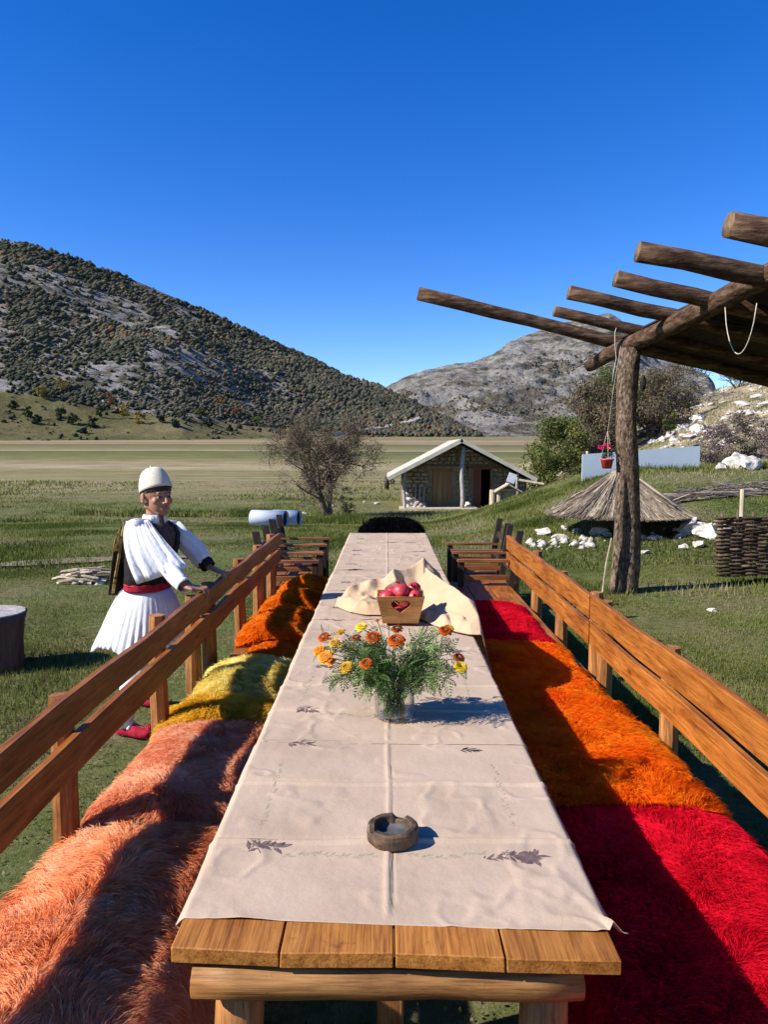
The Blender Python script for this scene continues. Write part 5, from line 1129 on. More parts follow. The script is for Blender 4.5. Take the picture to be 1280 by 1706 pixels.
for px, py, rr, lb in [(908, 893, .17, 'leftmost pale rock of the row in front of the straw umbrella'), (933, 900, .15, 'low pale rock second from the left in the row'), (975, 903, .15, 'flat pale rock left of the pergola post, front'), (1000, 890, .17, 'pale rock just left of the pergola post'), (962, 888, .12, 'small rock behind the flat one left of the post'), (1012, 896, .12, 'small tan rock touching the post outline'), (1146, 890, .26, 'tall pointed white rock right of the straw umbrella'), (1185, 896, .23, 'bulky pale rock beside the woven fence'), (1165, 912, .15, 'pale rock in front of the pair by the fence'), (1170, 884, .13, 'small rock between the two big ones by the fence'), (1140, 915, .10, 'small low rock right of the post in the grass'), (1074, 924, .09, 'small white stone in the grass right of the post'), (1188, 1020, .045, 'tiny white stone on the turf at the right'), (945, 882, .10, 'small rock half hidden under the straw edge')]:
    p = march(px, py); rock(lb, p, rr*1.25, .85 if 'tall' in lb else .6)
for px, py, rr, lb in [(1228, 780, .42, 'white rock with a dark hollow on the bank at the right'), (1256, 782, .36, 'white pointed rock at the right end of the bank pair'), (1204, 784, .2, 'low white rock left of the bank pair'), (1203, 745, .18, 'upright white stone between the purple bushes')]:
    rock(lb, march(px, py, 15), rr, .8, grp='white rocks on the right bank')
nm = ['upper', 'lower', 'middle', 'left', 'right', 'small', 'wide', 'broken']
k = 0
for px, py, rr in [(1162, 702, .55), (1140, 716, .5), (1118, 726, .42), (1165, 718, .5), (1148, 732, .48), (1180, 722, .3), (1105, 734, .35), (1128, 738, .4), (1210, 700, .3), (1235, 676, .4), (1262, 664, .4), (1215, 690, .25), (1085, 738, .35), (1250, 690, .35), (1275, 678, .4)]:
    k += 1
    side_ = 'left of the purple bush' if px < 1195 else 'near the skyline'
    rock('outcrop rock %s, dry slope %s' % (['at the top', 'upper left of the top one', 'in the middle left', 'below the top one', 'at the centre', 'nearest the purple bush', 'lower left', 'just above the panel', 'first', 'second', 'third', 'lowest', 'leftmost', 'fourth', 'rightmost'][k-1], side_), march(px, py, 22, 48), rr, .5, grp='outcrop rocks on the dry slope')
for px, py, rr, lb in [(508, 857, .12, 'small white stone right of the pipes'), (555, 845, .2, 'white stone at the foot of the bare tree'), (607, 838, .16, 'pale stone left of the cabin, left one'), (628, 840, .16, 'pale stone left of the cabin, right one')]:
    rock(lb, march(px, py, 15), rr, .7, grp='stones left of the cabin')
# low stone wall stub far right of the cabin + pile of wood and stones on the left turf
pl_ = PG(128, 972, 0)
for k, (dx, dy, rr) in enumerate([(.1, 0, .12), (.28, .05, .11), (-.05, .08, .08), (.2, -.1, .09), (-.22, -.02, .06), (.02, -.12, .07), (.34, -.08, .08)]):
    rock('pale stone in the brushwood pile on the left turf, %s' % ['largest', 'right of the largest', 'behind', 'front right', 'far left', 'front', 'rightmost'][k], (pl_.x+dx, pl_.y+dy, 0), rr, .7, grp='stones in the brushwood pile')
for k in range(15):
    a = random.uniform(-.5, .5)+(pi if random.random() < .5 else 0); L_ = random.uniform(.35, .75); c = Vector((pl_.x+random.gauss(.05, .14), pl_.y+random.gauss(0, .10), random.uniform(.05, .18)))
    d = Vector((cos(a), sin(a), random.uniform(-.12, .22)))*L_/2; mb = MB(); mb.tube([c-d, c+Vector((0, 0, .02)), c+d], [.018, .022, .014], 7, wob=.15); tag(mb.obj('stick', M['stick'], None), 'weathered stick in the brushwood pile on the left turf', 'stick', 'sticks in the brushwood pile')

# stump
sp_ = (-3.30, 6.02); st = empty('tree_stump', 'grey sawn tree stump at the left edge of the turf', 'stump', (sp_[0], sp_[1], 0))
mb = MB(); rings = lathe([(.262, -.05), (.25, .05), (.245, .2), (.262, .36), (.285, .455)], 40, .035); mb.loft(rings); mb.obj('trunk', M['grey_bark'], st, True)
mb = MB(); rings = lathe([(.281, .4565), (.275, .466), (.15, .463), (.001, .461)], 40, .02); mb.loft(rings, cap=False); mb.obj('cut_top', M['grey_cut'], st)

# pipes
def pipe(label, a, b_, r):
    root = empty('pipe', label, 'pipe', tuple(a), 0, 'white drainage pipes'); d = Vector(b_)-Vector(a); mb = MB(); dn = d.normalized(); e1 = dn.orthogonal().normalized(); e2 = dn.cross(e1)
    R_ = lambda c, q: [c+e1*cos(2*pi*k/28)*q+e2*sin(2*pi*k/28)*q for k in range(28)]
    z = Vector((0, 0, 0)); mb.loft([R_(z, r), R_(d, r), R_(d, r*.93), R_(z, r*.93), R_(z, r)], cap=False); mb.obj('shell', M['pipe'], root, True)
    mb = MB(); mb.loft([R_(d-dn*.06, r*.925), R_(d-dn*.07, r*.925)]); mb.obj('inside', M['dark'], root)  # near-black disc across the bore, painted shade of the pipe mouth
q = P(420, 858, 21.0); g_ = gh(q.x, 21); pipe('longer white pipe lying on the grass behind the left armchairs', (q.x, 21.0, g_+.24), (q.x+1.0, 20.75, g_+.24), .24)
q = P(455, 856, 21.8); g_ = gh(q.x, 21.8); pipe('white pipe lying behind the longer one, its dark mouth to the right', (q.x, 21.8, g_+.24), (q.x+.80, 21.6, g_+.24), .23)
q = P(645, 822, 52); mb = MB(); mb.tube([(q.x, 52, gh(q.x, 52)-.1), (q.x, 52, gh(q.x, 52)+.95)], .16, 8, wob=.1); tag(mb.obj('barrel', M['dark_wood'], None, True), 'short dark post standing in the field left of the cabin', 'post')

# ------------------------------------------------------------------ cabin
Yc = 33.0; cb = empty('cabin', 'low stone and timber cabin with a wide pale edged gable roof', 'cabin', (0, 0, 0))
apx = P(770, 731, Yc); el = P(645, 796, Yc); er = P(897, 798, Yc); gz = -.93
def slab(a, b_, y0, y1, t_, name, m_):
    a = Vector((a.x, 0, a.z)); b_ = Vector((b_.x, 0, b_.z)); d = (b_-a).normalized(); nn_ = Vector((-d.z, 0, d.x)); nn_ = nn_ if nn_.z > 0 else -nn_
    mb = MB(); vs = []
    for y in (y0, y1):
        for q in (a, b_, b_-nn_*t_, a-nn_*t_): vs.append((q.x, y, q.z))
    mb.add(vs, [(0, 1, 2, 3), (7, 6, 5, 4), (0, 4, 5, 1), (1, 5, 6, 2), (2, 6, 7, 3), (3, 7, 4, 0)]); return mb.obj(name, m_, cb)
for e in (el, er):
    slab(e, apx, Yc+.02, Yc+7, .06, 'roof', M['roof'])
    d = (apx-e).normalized(); slab(e+Vector((0, 0, .025)), apx+Vector((0, 0, .02)), Yc-.03, Yc+.017, .17, 'fascia', M['roof'])
    for k in range(4):
        q0 = e+Vector((0, 0, -.09)); q1 = apx+Vector((0, 0, -.09)); slab(q0.lerp(q1, .07), q1, Yc+.3+k*1.2, Yc+.4+k*1.2, .10, 'roof_beam', M['dark_wood'])
fy = Yc+1.5; fx0, fx1 = P(672, 800, fy).x, P(878, 800, fy).x
def px2(px): return P(px, 800, fy).x
def pz2(py): return P(770, py, fy).z
dl = (px2(721), px2(753), pz2(782)); dr_ = (px2(789), px2(818), pz2(782))
zl = lambda x: (el.z+(apx.z-el.z)*(x-el.x)/(apx.x-el.x) if x < apx.x else er.z+(apx.z-er.z)*(x-er.x)/(apx.x-er.x))-.12
mb = MB(); xs_c = [fx0, dl[0], dl[1], apx.x, dr_[0], dr_[1], fx1]
def wallpiece(xa, xb, z0a, z0b=None):
    z0b = z0a if z0b is None else z0b; mids = [xa, xb] if not (xa < apx.x < xb) else [xa, apx.x, xb]
    for i in range(len(mids)-1):
        a_, b_ = mids[i], mids[i+1]; vs = []
        for y in (fy, fy+.3): vs += [(a_, y, z0a), (b_, y, z0a), (b_, y, zl(b_)), (a_, y, zl(a_))]
        mb.add(vs, [(0, 1, 2, 3), (7, 6, 5, 4), (0, 4, 5, 1), (1, 5, 6, 2), (2, 6, 7, 3), (3, 7, 4, 0)])
wallpiece(fx0, dl[0], gz-.3); wallpiece(dl[0], dl[1], dl[2]+.0); wallpiece(dl[1], apx.x, gz-.3); wallpiece(apx.x, dr_[0], gz-.3); wallpiece(dr_[0], dr_[1], dr_[2]); wallpiece(dr_[1], fx1, gz-.3)
for x in (fx0, fx1-.3):
    mb.add([(x, fy+.3, gz-.3), (x+.3, fy+.3, gz-.3), (x+.3, fy+.3, zl(x+.15)), (x, fy+.3, zl(x+.15)), (x, Yc+6.8, gz-.3), (x+.3, Yc+6.8, gz-.3), (x+.3, Yc+6.8, zl(x+.15)), (x, Yc+6.8, zl(x+.15))], [(0, 1, 2, 3), (7, 6, 5, 4), (0, 4, 5, 1), (1, 5, 6, 2), (2, 6, 7, 3), (3, 7, 4, 0)])
mb.add([(fx0, Yc+6.8, gz-.3), (fx1, Yc+6.8, gz-.3), (fx1, Yc+6.8, zl(fx1)), (apx.x, Yc+6.8, apx.z-.15), (fx0, Yc+6.8, zl(fx0))], [(0, 1, 2, 3, 4)])
mb.add([(fx0, fy, gz-.02), (fx1, fy, gz-.02), (fx1, Yc+6.8, gz-.02), (fx0, Yc+6.8, gz-.02)], [(0, 1, 2, 3)])
wall = mb.obj('wall', M['cabin_mortar'], cb)
z = gz; row = 0; sts = []
while z < apx.z-.3:
    h = random.uniform(.14, .24); x = fx0+random.uniform(0, .1)
    while x < fx1-.05:
        w_ = random.uniform(.18, .42); xm = x+w_/2
        blocked = any(d_[0]-.03-w_/2 < xm < d_[1]+.03+w_/2 and z < d_[2]+.12 for d_ in (dl, dr_))
        if not blocked and z+h < zl(xm)-.08 and x+w_ < fx1+.02:
            sts.append((xm, z+h/2, w_-.03, h-.03))
        x += w_
    z += h
random.shuffle(sts)
for (xm, zm, w_, h) in sts[:290]:
    q = MB(); bm = bmesh.new(); bmesh.ops.create_cube(bm, size=1)
    for v in bm.verts: v.co = Vector((v.co.x*w_*(.82 if v.co.y < 0 else 1)+random.uniform(-.02, .02), v.co.y*.12+random.uniform(-.012, .012), v.co.z*h*(.82 if v.co.y < 0 else 1)+random.uniform(-.015, .015)))+Vector((xm, fy-.02, zm))
    q.add([v.co for v in bm.verts], [[v.index for v in f.verts] for f in bm.faces]); bm.free(); q.obj('stone', M['cabin_stone'], wall)
# doors, lintels, posts
mb = MB(); mb.box(((dl[0]+dl[1])/2, fy+.08, (gz+dl[2])/2), (dl[1]-dl[0]-.02, .05, dl[2]-gz)); dd = mb.obj('door', M['door_tan'], cb); dd['label'] = 'closed tan plank door'
for k in range(4):
    mb = MB(); x = dl[0]+.12+k*(dl[1]-dl[0]-.2)/3; mb.box((x, fy+.045, (gz+dl[2])/2), (.20, .02, dl[2]-gz-.06)); mb.obj('plank', M['door_tan'], dd)
xm = (dr_[0]*.55+dr_[1]*.45); mb = MB(); mb.box(((dr_[0]+xm)/2, fy+.02, (gz+dr_[2])/2), (xm-dr_[0], .05, dr_[2]-gz)); dd = mb.obj('door', M['door_red'], cb); dd['label'] = 'half open reddish door'
mb = MB(); mb.box(((dl[0]+dl[1])/2+.1, fy-.06, dl[2]+.09), (dl[1]-dl[0]+1.3, .14, .12)); mb.obj('lintel', M['door_tan'], cb)
mb = MB(); mb.box(((dr_[0]+dr_[1])/2, fy-.06, dr_[2]+.09), (dr_[1]-dr_[0]+.7, .14, .12)); mb.obj('lintel', M['door_red'], cb)
for (px, zt, r) in ((771, apx.z-.35, .105), (674, zl(P(674, 800, Yc).x)+.1, .07), (863, zl(P(863, 800, Yc).x)+.08, .06)):
    x = P(px, 800, Yc+.3).x; zb_ = gh(x, Yc)-.1
    mb = MB(); mb.tube([(x+.03*sin(k*1.3), Yc+.35, zb_+(zt-zb_)*k/6) for k in range(7)], [r*1.05, r, r*.95, r*1.02, r*.9, r*.92, r*.85], 10, wob=.07); o = mb.obj('porch_post', M['grey_cut'], cb, True)
x = P(771, 800, Yc+.3).x; mb = MB(); mb.tube([(x, Yc+.3, apx.z-.55), (x+.32, Yc+.25, apx.z-.52)], .03, 6); mb.obj('branch_stub', M['grey_cut'], cb)
mb = MB(); mb.box(((fx0+P(790, 800, Yc).x)/2, Yc+.7, gz+.05), (P(790, 800, Yc).x-fx0+.4, 1.6, .16), jit=.02); mb.obj('porch_floor', M['pale_wood'], cb)
mb = MB()
for k in range(26):
    x = fx0+.1+random.uniform(0, .9); zz = gz+.1+random.uniform(0, .75)*(1-(x-fx0)*.9); mb.ball((x, Yc+.9+random.uniform(-.1, .1), zz), (.12, .1, .085), 8, 6, jit=.2)
o = mb.obj('stone_heap', M['rock'], cb); o['kind'] = 'stuff'
for k, px in enumerate((692, 699, 706)):
    x = P(px, 800, Yc+1.2).x; mb = MB(); mb.tube([(x, Yc+1.3, gz), (x+.05, Yc+1.42, gz+1.05)], .03, 6); tag(mb.obj('pole', M['grey_cut'], None), 'grey pole leaning on the cabin wall, %s of three' % ['left', 'middle', 'right'][k], 'pole', 'poles leaning on the cabin wall')
# kennel and odds and ends in front of the right door
kx = P(848, 815, 31.5).x; kz = gh(kx, 31.5); kz = P(848, 838, 31.5).z
kn = empty('dog_kennel', 'small pale wooden kennel with a pitched roof beside the cabin door', 'kennel', (kx, 31.6, kz-.05))
mb = MB(); 
for (a_, b_) in (((-.42, 0), (-.42, .55)), ((.35, 0), (.35, .55))): mb.box((a_[0], 0, .28), (.09, .5, .56))
mb.box((-.03, .27, .28), (.8, .04, .56)); mb.obj('wall', M['pale_wood'], kn)
for s_ in (-1, 1):
    mb = MB(); mb.box((s_*.27-.03, 0, .70), (.72, .7, .05), rot=Matrix.Rotation(s_*.52, 3, 'Y')); mb.obj('roof', M['pale_wood'], kn)
mb = MB(); mb.box((-.03, 0, .6), (.8, .06, .07)); mb.obj('front_beam', M['pale_wood'], kn)
q = P(820, 826, 31.8); mb = MB(); mb.tube([(q.x, 31.8, P(820, 842, 31.8).z-.1), (q.x+.02, 31.8, P(820, 816, 31.8).z)], .11, 9, wob=.1); tag(mb.obj('log', M['pale_wood'], None), 'short pale log standing on end by the open cabin door', 'log')
q = P(855, 797, 32.2); mb = MB(); mb.box((0, 0, 0), (.36, .03, .42)); o = mb.obj('board', M['white_cloth'], None); o.location = (q.x, 32.5, q.z); o.rotation_euler = (0, .35, 0); tag(o, 'tilted white board fixed under the right roof edge of the cabin', 'board')
mb = MB(); q = P(781, 840, 32); 
rock('pale stone at the foot of the middle cabin post', (q.x, 32.4, q.z-.1), .2, .8, grp='stones left of the cabin')
#@@PART4
# ------------------------------------------------------------------ the man
man = empty('person', 'man in white pleated skirt, red sash, dark vest and felt cap leaning on bench rail', 'person', (-1.55, 4.585, 0))
MO = Vector((-1.55, 4.585, 0))
def cap_(mb, a, b_, r0, r1, n=12):
    a = Vector(a); b_ = Vector(b_); d = b_-a; L = d.length; dn = d.normalized(); e1 = dn.orthogonal().normalized(); e2 = dn.cross(e1); rings = []
    for k in range(5):
        t_ = -pi/2+pi/2*k/4; q = a+dn*sin(t_)*r0; rr = max(cos(t_)*r0, .0006); rings.append([q+e1*cos(2*pi*j/n)*rr+e2*sin(2*pi*j/n)*rr for j in range(n)])
    for k in range(1, 5):
        t_ = pi/2*k/4; q = b_+dn*sin(t_)*r1; rr = max(cos(t_)*r1, .0006)
        if k == 1: rings.append([b_+e1*cos(2*pi*j/n)*r1+e2*sin(2*pi*j/n)*r1 for j in range(n)])
        rings.append([q+e1*cos(2*pi*j/n)*rr+e2*sin(2*pi*j/n)*rr for j in range(n)])
    mb.loft(rings)
def wpt(px, py, Y): return P(px, py, Y*.955)-MO
bd = MB()
# torso frame
tf = Vector((.87, -.49, 0)).normalized(); tl = Vector((0, 0, 1)).cross(tf)      # forward, his left
nearS = wpt(226, 878, 4.68); farS = wpt(287, 880, 5.0)
neckB = (nearS+farS)/2+Vector((0, 0, .035)); waist = wpt(247, 970, 4.80); waist.y = -.02
hip = waist+Vector((-.02, 0, -.10))
cap_(bd, hip+tl*.045, waist, .085, .10); cap_(bd, hip-tl*.045, waist, .085, .10)
cap_(bd, waist, waist.lerp(neckB, .6)+tl*.04, .10, .115); cap_(bd, waist, waist.lerp(neckB, .6)-tl*.04, .10, .115)
cap_(bd, waist.lerp(neckB, .6), neckB-Vector((0, 0, .05)), .115, .075)
cap_(bd, nearS, farS, .055, .055)
# head
HC = wpt(260, 857, 4.86); hf = Vector((.74, -.67, -.04)).normalized(); hl = Vector((0, 0, 1)).cross(hf).normalized(); hu = hf.cross(hl)
def hp_(f, l, u): return HC+(hf*f+hl*l+hu*u)*1.13
cap_(bd, neckB-Vector((0, 0, .03)), hp_(-.015, 0, .06), .055, .052)
HS = 1.11
def hb(c, r, n, m_, rot): bd.ball(c, tuple(q*HS for q in r), n, m_, rot=rot)
def hcap(a, b_, r0, r1): cap_(bd, a, b_, r0*HS, r1*HS)
Rh = Matrix((hf, hl, hu)).transposed()
hb(hp_(-.005, 0, .137), (.098, .077, .092), 24, 18, rot=Rh)
hb(hp_(.030, 0, .072), (.066, .060, .080), 20, 14, rot=Rh)
hb(hp_(.062, 0, .014), (.024, .022, .017), 12, 8, rot=Rh)
for s_ in (-1, 1):
    hcap(hp_(.0, s_*.054, .05), hp_(.060, s_*.018, .014), .019, .015)
    hcap(hp_(.080, s_*.036, .122), hp_(.091, s_*.012, .121), .010, .0105)
    hb(hp_(.064, s_*.044, .082), (.022, .018, .019), 10, 8, rot=Rh)
    hb(hp_(.103, s_*.0125, .072), (.011, .0085, .008), 10, 8, rot=Rh)
    hb(hp_(-.008, s_*.080, .092), (.019, .0085, .032), 12, 8, rot=Rh)
    hb(hp_(-.002, s_*.081, .075), (.012, .008, .014), 10, 8, rot=Rh)
hcap(hp_(.091, 0, .118), hp_(.113, 0, .083), .0085, .0115); hb(hp_(.116, 0, .078), (.012, .012, .010), 10, 8, rot=Rh)
hcap(hp_(.088, -.019, .044), hp_(.096, 0, .047), .0058, .0072); hcap(hp_(.088, .019, .044), hp_(.096, 0, .047), .0058, .0072)
hcap(hp_(.088, -.014, .035), hp_(.092, .014, .035), .0075, .0075)
# arms and hands on the rail
RX = -1.07
def hand(w_, knuck, dirx, across, s_, curl=1.0):
    """palm from wrist to knuckles and five bent fingers closing over the rail"""
    w_ = Vector(w_); knuck = Vector(knuck); d = (knuck-w_).normalized(); ac = Vector(across).normalized(); nu_ = d.cross(ac); nu_ = nu_ if nu_.z > 0 else -nu_
    for k in range(4):
        o_ = (k-1.5)*.0195; cap_(bd, w_+ac*o_*.55, knuck+ac*o_, .0155, .0115, 10)
    lens = [(.036, .026, .020), (.042, .028, .022), (.039, .026, .021), (.030, .020, .018)]
    for k in range(4):
        o_ = (k-1.5)*.0205; p0 = knuck+ac*o_; f1 = (d+ac*(k-1.5)*.07).normalized(); p1 = p0+f1*lens[k][0]+nu_*.004; p2 = p1+(f1*.45-nu_*.9).normalized()*lens[k][1]; p3 = p2+(f1*-.15-nu_*1).normalized()*lens[k][2]
        cap_(bd, p0, p1, .0098, .0088, 10); cap_(bd, p1, p2, .0088, .008, 10); cap_(bd, p2, p3, .008, .0068, 10)
    t0 = w_.lerp(knuck, .25)-ac*s_*.028; t1 = t0-ac*s_*.022+d*.032; t2 = t1+d*.026-nu_*.012
    cap_(bd, w_.lerp(knuck, .2)-ac*s_*.01, t0, .015, .0135, 10); cap_(bd, t0, t1, .013, .0105, 10); cap_(bd, t1, t2, .0105, .0085, 10)
elbR = wpt(286, 952, 4.50); handR = Vector((RX-.085, 4.20, 1.018))-MO; knR = Vector((RX-.015, 4.215, 1.005))-MO
cap_(bd, nearS, elbR, .046, .036); cap_(bd, elbR, handR, .036, .024)
hand(handR, knR, 1, (.15, 1, 0), 1)
elbL = wpt(328, 918, 5.03); handL = Vector((RX-.095, 4.77, 1.045))-MO; knL = Vector((RX-.02, 4.76, 1.012))-MO
cap_(bd, farS, elbL, .046, .036); cap_(bd, elbL, handL, .036, .024)
hand(handL, knL, 1, (.1, -1, 0), 1)
# legs
footN = Vector((-1.63, 4.52, 0))-MO; footF = Vector((-1.77, 5.10, 0))-MO
for hp2, ft, kn_ in ((hip-tl*.06, footN, Vector((.0, -.06, .46))), (hip+tl*.06, footF, Vector((-.06, .30, .46)))):
    ank = ft+Vector((-.03, 0, .08)); cap_(bd, hp2, kn_, .075, .056); cap_(bd, kn_, kn_.lerp(ank, .35)+Vector((-.01, 0, 0)), .056, .055); cap_(bd, kn_.lerp(ank, .35), ank, .055, .036); cap_(bd, ank, ft+Vector((.10, -.02, .045)), .036, .028)
body = bd.obj('body', M['skin'], man, True); rm = body.modifiers.new('remesh', 'REMESH'); rm.mode = 'VOXEL'; rm.voxel_size = .0042; rm.use_smooth_shade = True
sm = body.modifiers.new('smooth', 'SMOOTH'); sm.factor = .5; sm.iterations = 3
for s_ in (-1, 1):
    e = MB(); e.ball(hp_(.0795, s_*.030, .1035), .0106, 14, 10); eo = e.obj('eye', M['eye_white'], man, True)
    e = MB(); c_ = hp_(.0868, s_*.0305, .1035); e.ball(c_, .0066, 10, 8); e.obj('iris', M['iris'], eo, True)
    e = MB(); cap_(e, hp_(.0905, s_*.014, .124), hp_(.0945, s_*.028, .1295), .0030, .0030, 8); cap_(e, hp_(.0935, s_*.028, .1285), hp_(.077, s_*.047, .125), .0030, .0022, 8); e.obj('eyebrow', M['hair'], man, True)
    e = MB(); cap_(e, hp_(.0885, s_*.021, .1085), hp_(.0865, s_*.038, .1080), .0018, .0018, 8); e.obj('eyelash', M['hair'], man, True)
e = MB(); cap_(e, hp_(.096, -.016, .0415), hp_(.1015, 0, .0425), .0018, .0018, 8); cap_(e, hp_(.096, .016, .0415), hp_(.1015, 0, .0425), .0018, .0018, 8); M['mouth'] = simple('mouth_line', [(.3, (.12, .035, .03)), (.7, (.17, .05, .04))], 9, bst=0); e.obj('mouth', M['mouth'], man, True)
# hair: cropped shell under the cap
rings = []
for i in range(9):
    u = .132+.061*i/8; rings.append([])
    for k in range(32):
        a = 2*pi*k/32; k0 = .104*sqrt(max(.02, 1-((u-.137)/.097)**2)); back_ = .5-.5*cos(a)
        uu = u-(.045*back_ if i == 0 else .045*back_*(1-i/8))+(.044*(1-back_)**1.5 if i == 0 else 0); kk = sqrt(max(.05, 1-((uu-.137)/.0965)**2))
        rings[-1].append(hp_(-.005+cos(a)*.0975*kk, sin(a)*.0790*kk, min(uu, .176)))
e = MB(); e.loft(rings, cap=False); e.obj('hair', M['hair'], man, True)
# felt cap
hat = MB(); rings = []
prof = [(.0, 1.0), (.02, 1.0), (.06, .95), (.10, .85), (.13, .74), (.152, .60), (.164, .42), (.169, .2), (.170, .01)]
ax_ = (hu*.94-hf*.34).normalized(); ef = (hf-ax_*hf.dot(ax_)).normalized(); el_ = ax_.cross(ef); hc = hp_(-.006, 0, .144)
for (z, r) in prof: rings.append([hc+ax_*(z*.86-.012)+ef*cos(2*pi*k/36)*.116*r+el_*sin(2*pi*k/36)*.097*r for k in range(36)])
hat.loft(rings, cap=False); ho = hat.obj('felt_cap', M['felt'], man, True); ho.modifiers.new('t', 'SOLIDIFY').thickness = .004
e = MB(); tp_ = hc+ax_*.124; e.tube([tp_, tp_+ax_*.016+ef*-.006, tp_+ax_*.030-ef*.014], [.005, .003, .002], 6); e.obj('cap_stem', M['felt'], ho, True)
# torso clothing
def tring(c, rl, rf, n=64, a0=0, a1=2*pi, wr=0, ph=0, z=0, tilt=Vector((0, 0, 0))):
    out = []
    for k in range(n):
        a = a0+(a1-a0)*k/(n if a1-a0 > 6.2 else n-1); r = 1+wr*sin(a*11+ph)+wr*.7*sin(a*17+ph*2)
        out.append(c+tf*cos(a)*rf*r+tl*sin(a)*rl*r+Vector((0, 0, z))+tilt*cos(a))
    return out
def torso(off, zs, a0=None, wr=.0):
    rings = []
    for i, (t_, rl, rf) in enumerate(zs):
        c = waist.lerp(neckB, t_); gap = a0(t_) if a0 else None
        rings.append(tring(c, rl+off, rf+off, 64, *( (gap, 2*pi-gap) if gap else (0, 2*pi)), wr=wr, ph=i*.7))
    return rings
shape = [(-.02, .135, .115), (.15, .140, .120), (.4, .160, .130), (.62, .175, .135), (.8, .175, .118), (.92, .150, .092), (1.0, .088, .070)]
e = MB(); e.loft(torso(.006, shape, None, .01)); e.obj('undershirt', M['brown_cloth'], man, True)
ga = lambda t_: .10+.62*max(0, t_-.25)
e = MB(); e.loft(torso(.014, shape, ga, .006), close=False, cap=False); vo = e.obj('vest', M['black_cloth'], man, True); vo.modifiers.new('t', 'SOLIDIFY').thickness = .006
e = MB(); c_ = neckB
e.loft([tring(c_+Vector((0, 0, -.008)), .086, .072, 40, .30, 2*pi-.30), tring(c_+Vector((0, 0, .022)), .078, .066, 40, .30, 2*pi-.30, .03), tring(c_+Vector((0, 0, .050)), .070, .062, 40, .36, 2*pi-.36, .03)], close=False, cap=False)
co_ = e.obj('collar', M['white_cloth'], man, True); co_.modifiers.new('t', 'SOLIDIFY').thickness = .008
e = MB(); e.tube([c_+tf*(-.085)*cos(a)+tl*.092*sin(a)+Vector((0, 0, .004)) for a in np.linspace(-1.0, 1.0, 12)], .010, 7); e.obj('vest_trim', M['gold'], vo)
# white sleeves
def ring_el(c, ax1, r1, ax2, r2, n=44, wr=.03, ph=0):
    return [c+ax1*cos(2*pi*k/n)*r1*(1+wr*sin(k*7*2*pi/n+ph))+ax2*sin(2*pi*k/n)*r2*(1+wr*sin(k*9*2*pi/n+ph)) for k in range(n)]
Zv = Vector((0, 0, 1))
sA = nearS+Vector((.0, -.005, .03))
hemA = wpt(224, 974, 4.56); hemB = wpt(316, 944, 4.50); hc_ = (hemA+hemB)/2; a1 = (hemB-hemA); L1 = a1.length/2; a1.normalize(); a2 = Vector((0, 1, 0))
topA = wpt(212, 868, 4.70); topB = wpt(244, 866, 4.74)
e = MB(); rings = []
for i in range(12):
    u = i/11; c = ((topA+topB)/2).lerp(hc_, u)+Vector((-.018*sin(u*pi), -.035*sin(u*pi), .02*sin(u*pi))); x1 = (topB-topA).normalized().lerp(a1, u**.8).normalized(); r1 = .060+(L1*.92-.066)*u**.9
    r2 = .050+.018*sin(u*pi*.8)
    rings.append([p+a2*.016*u*sin(k*2*pi*9/64+u*2)+a2*.007*sin(k*2*pi*21/64+u*5) for k, p in enumerate(ring_el(c, x1, r1, a2, r2, 64, .012+.05*u, .4+u*.5))])
e.loft(rings, cap=False); so_ = e.obj('wide_sleeve', M['white_cloth'], man, True); so_.modifiers.new('t', 'SOLIDIFY').thickness = .003
for a_, b2_ in ((nearS, farS), (farS, nearS)):
    e = MB(); cap_(e, a_+Vector((0, 0, -.006)), a_.lerp(b2_, .14), .060, .055, 20); e.obj('shirt_shoulder', M['white_cloth'], man, True)
def sleeve(name, pts, rs, wr=.05, n=32, m_='white_cloth', down=0):
    e = MB(); rings = []; K = len(pts)
    for i in range(K):
        d = (pts[min(i+1, K-1)]-pts[max(0, i-1)]).normalized(); e1 = (Zv-d*Zv.dot(d)).normalized(); e2 = d.cross(e1); rings.append([pts[i]+e1*cos(2*pi*k/n)*rs[i]*(1+wr*sin(k*5*2*pi/n+i*.8))*(1+(down*(i/K) if cos(2*pi*k/n) < 0 else 0))+e2*sin(2*pi*k/n)*rs[i]*(1+wr*cos(k*6*2*pi/n+i)) for k in range(n)])
    e.loft(rings, cap=False); o = e.obj(name, M[m_], man, True); o.modifiers.new('t', 'SOLIDIFY').thickness = .003; return o
wR = handR+Vector((-.012, .0, .004))
sleeve('inner_sleeve', [elbR.lerp(nearS, .3), elbR, elbR.lerp(wR, .35), elbR.lerp(wR, .7), elbR.lerp(wR, .92)], [.058, .054, .050, .044, .042], .07, down=.25)
cf = sleeve('cuff', [elbR.lerp(wR, .80), elbR.lerp(wR, .9), elbR.lerp(wR, 1.03)], [.043, .046, .045], .02)
wL = handL
sleeve('far_sleeve', [farS+Vector((0, 0, .01)), farS.lerp(elbL, .5), elbL, elbL.lerp(wL, .45), elbL.lerp(wL, .72)], [.056, .060, .060, .055, .048], .08, down=.6)
e = sleeve('dark_cuff', [elbL.lerp(wL, .66), elbL.lerp(wL, .85), elbL.lerp(wL, 1.05)], [.050, .050, .047], .03, m_='black_cloth')
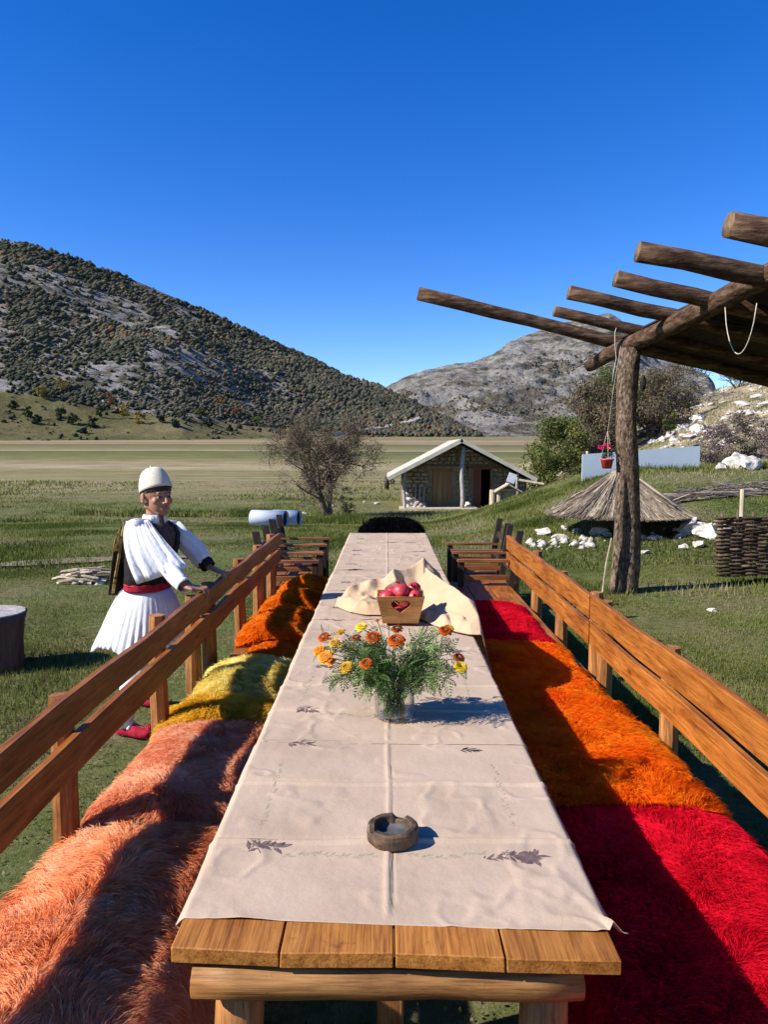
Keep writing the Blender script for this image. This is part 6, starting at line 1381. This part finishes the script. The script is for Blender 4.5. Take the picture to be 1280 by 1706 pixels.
# sash
e = MB(); e.loft([tring(waist+Vector((0, 0, -.040)), .148, .128, 64, wr=.004), tring(waist+Vector((0, 0, -.026)), .153, .133, 64, wr=.006, ph=1), tring(waist+Vector((0, 0, -.012)), .149, .129, 64, wr=.006, ph=2), tring(waist+Vector((0, 0, .001)), .152, .132, 64, wr=.006, ph=3), tring(waist+Vector((0, 0, .014)), .145, .126, 64, wr=.004, ph=4)], cap=False)
o = e.obj('sash', M['red_cloth'], man, True); o.modifiers.new('t', 'SOLIDIFY').thickness = .006
# pleated skirt
e = MB(); rings = []; N = 240
for i in range(16):
    u = i/15; z = waist.z-.034-(waist.z-.034-.60)*u; zz = z
    ring = []
    for k in range(N):
        a = 2*pi*k/N; pl = (abs(((a*40/(2*pi)) % 1)*2-1)-.5)*2; fld = sin(a*7+1.2)+.6*sin(a*11+.4)
        rl = .146+(.300-.146)*u**.8; r = rl*(1+.04*u*pl*.6+.06*u*u*fld*.7)
        hemw = -.018*u*fld-.02*u*max(0, cos(a-2.6)); ring.append(Vector((waist.x-.03*u-.01, waist.y+.01, 0))+Vector((cos(a)*r*.98, sin(a)*r*.88, zz+hemw)))
    rings.append(ring)
e.loft(rings, cap=False); o = e.obj('pleated_skirt', M['white_cloth'], man, True); o.modifiers.new('t', 'SOLIDIFY').thickness = .002
# long linen under the skirt, stockings, shoes
for hp2, ft, kn_ in ((hip-tl*.06, footN, Vector((.0, -.06, .46))), (hip+tl*.06, footF, Vector((-.06, .30, .46)))):
    ank = ft+Vector((-.03, 0, .08)); sleeve('stocking', [hp2.lerp(kn_, .55), kn_, kn_.lerp(ank, .35)+Vector((-.01, 0, 0)), kn_.lerp(ank, .75), ank+Vector((0, 0, -.01))], [.105, .078, .074, .055, .048], .05)
    e = MB(); toe = Vector((.88, -.30, 0)).normalized(); sd_ = Vector((0, 0, 1)).cross(toe); rings = []
    for (f, w_, h, zc) in ((-.075, .030, .040, .045), (-.05, .040, .05, .05), (0, .040, .062, .05), (.06, .046, .045, .04), (.11, .044, .036, .034), (.15, .030, .028, .036), (.175, .012, .016, .052)):
        c = ft+toe*f+Vector((0, 0, zc)); rings.append([c+sd_*cos(2*pi*k/18)*w_+Vector((0, 0, sin(2*pi*k/18)*h*(1 if sin(2*pi*k/18) > 0 else zc/h*.93))) for k in range(18)])
    e.loft(rings); sh = e.obj('shoe', M['red_cloth'], man, True)
    e = MB(); c = ft+toe*.165+Vector((0, 0, .075)); e.ball(c, .030, 14, 10, jit=.18); e.obj('pompom', M['red_cloth'], sh)
    e = MB(); c = ft+toe*.03+Vector((0, 0, .105)); e.tube([c-sd_*.04-Vector((0, 0, .04)), c, c+sd_*.04-Vector((0, 0, .04))], .013, 8); e.obj('strap', M['white_cloth'], sh, True)
# embroidered back panels hanging from the shoulders
def panel(name, pts, ax, w0, w1, m_, th=.008):
    e = MB(); rings = []; K = len(pts)
    for i, p in enumerate(pts):
        w_ = w0+(w1-w0)*i/(K-1); rings.append([p-ax*w_/2, p-ax*w_/6+Vector((-.010, -.008, 0)), p+ax*w_/6+Vector((-.004, .006, 0)), p+ax*w_/2])
    e.loft(rings, close=False, cap=False); o = e.obj(name, M[m_], man, True); o.modifiers.new('t', 'SOLIDIFY').thickness = th; return o
axp = Vector((.80, .60, 0))
p0 = wpt(216, 868, 4.74); pts = [p0, wpt(204, 895, 4.76), wpt(201, 930, 4.76), wpt(204, 965, 4.78), wpt(203, 990, 4.80)]
panel('hanging_sleeve', [p+Vector((.02, .02, 0)) for p in pts], axp, .10, .17, 'black_cloth')
pts2 = [wpt(211, 870, 4.68), wpt(198, 900, 4.68), wpt(193, 935, 4.70), wpt(190, 968, 4.72), wpt(188, 990, 4.74)]
panel('hanging_sleeve', pts2, axp, .045, .06, 'black_cloth')
panel('gold_embroidery', [wpt(206, 876, 4.66), wpt(199, 890, 4.66), wpt(195, 905, 4.66), wpt(193, 918, 4.67)], axp, .02, .05, 'gold', .005)
panel('gold_trim', [wpt(209, 870, 4.66), wpt(203, 900, 4.67), wpt(199, 930, 4.68), wpt(193, 962, 4.70), wpt(189, 988, 4.72)], axp, .008, .010, 'gold', .004)
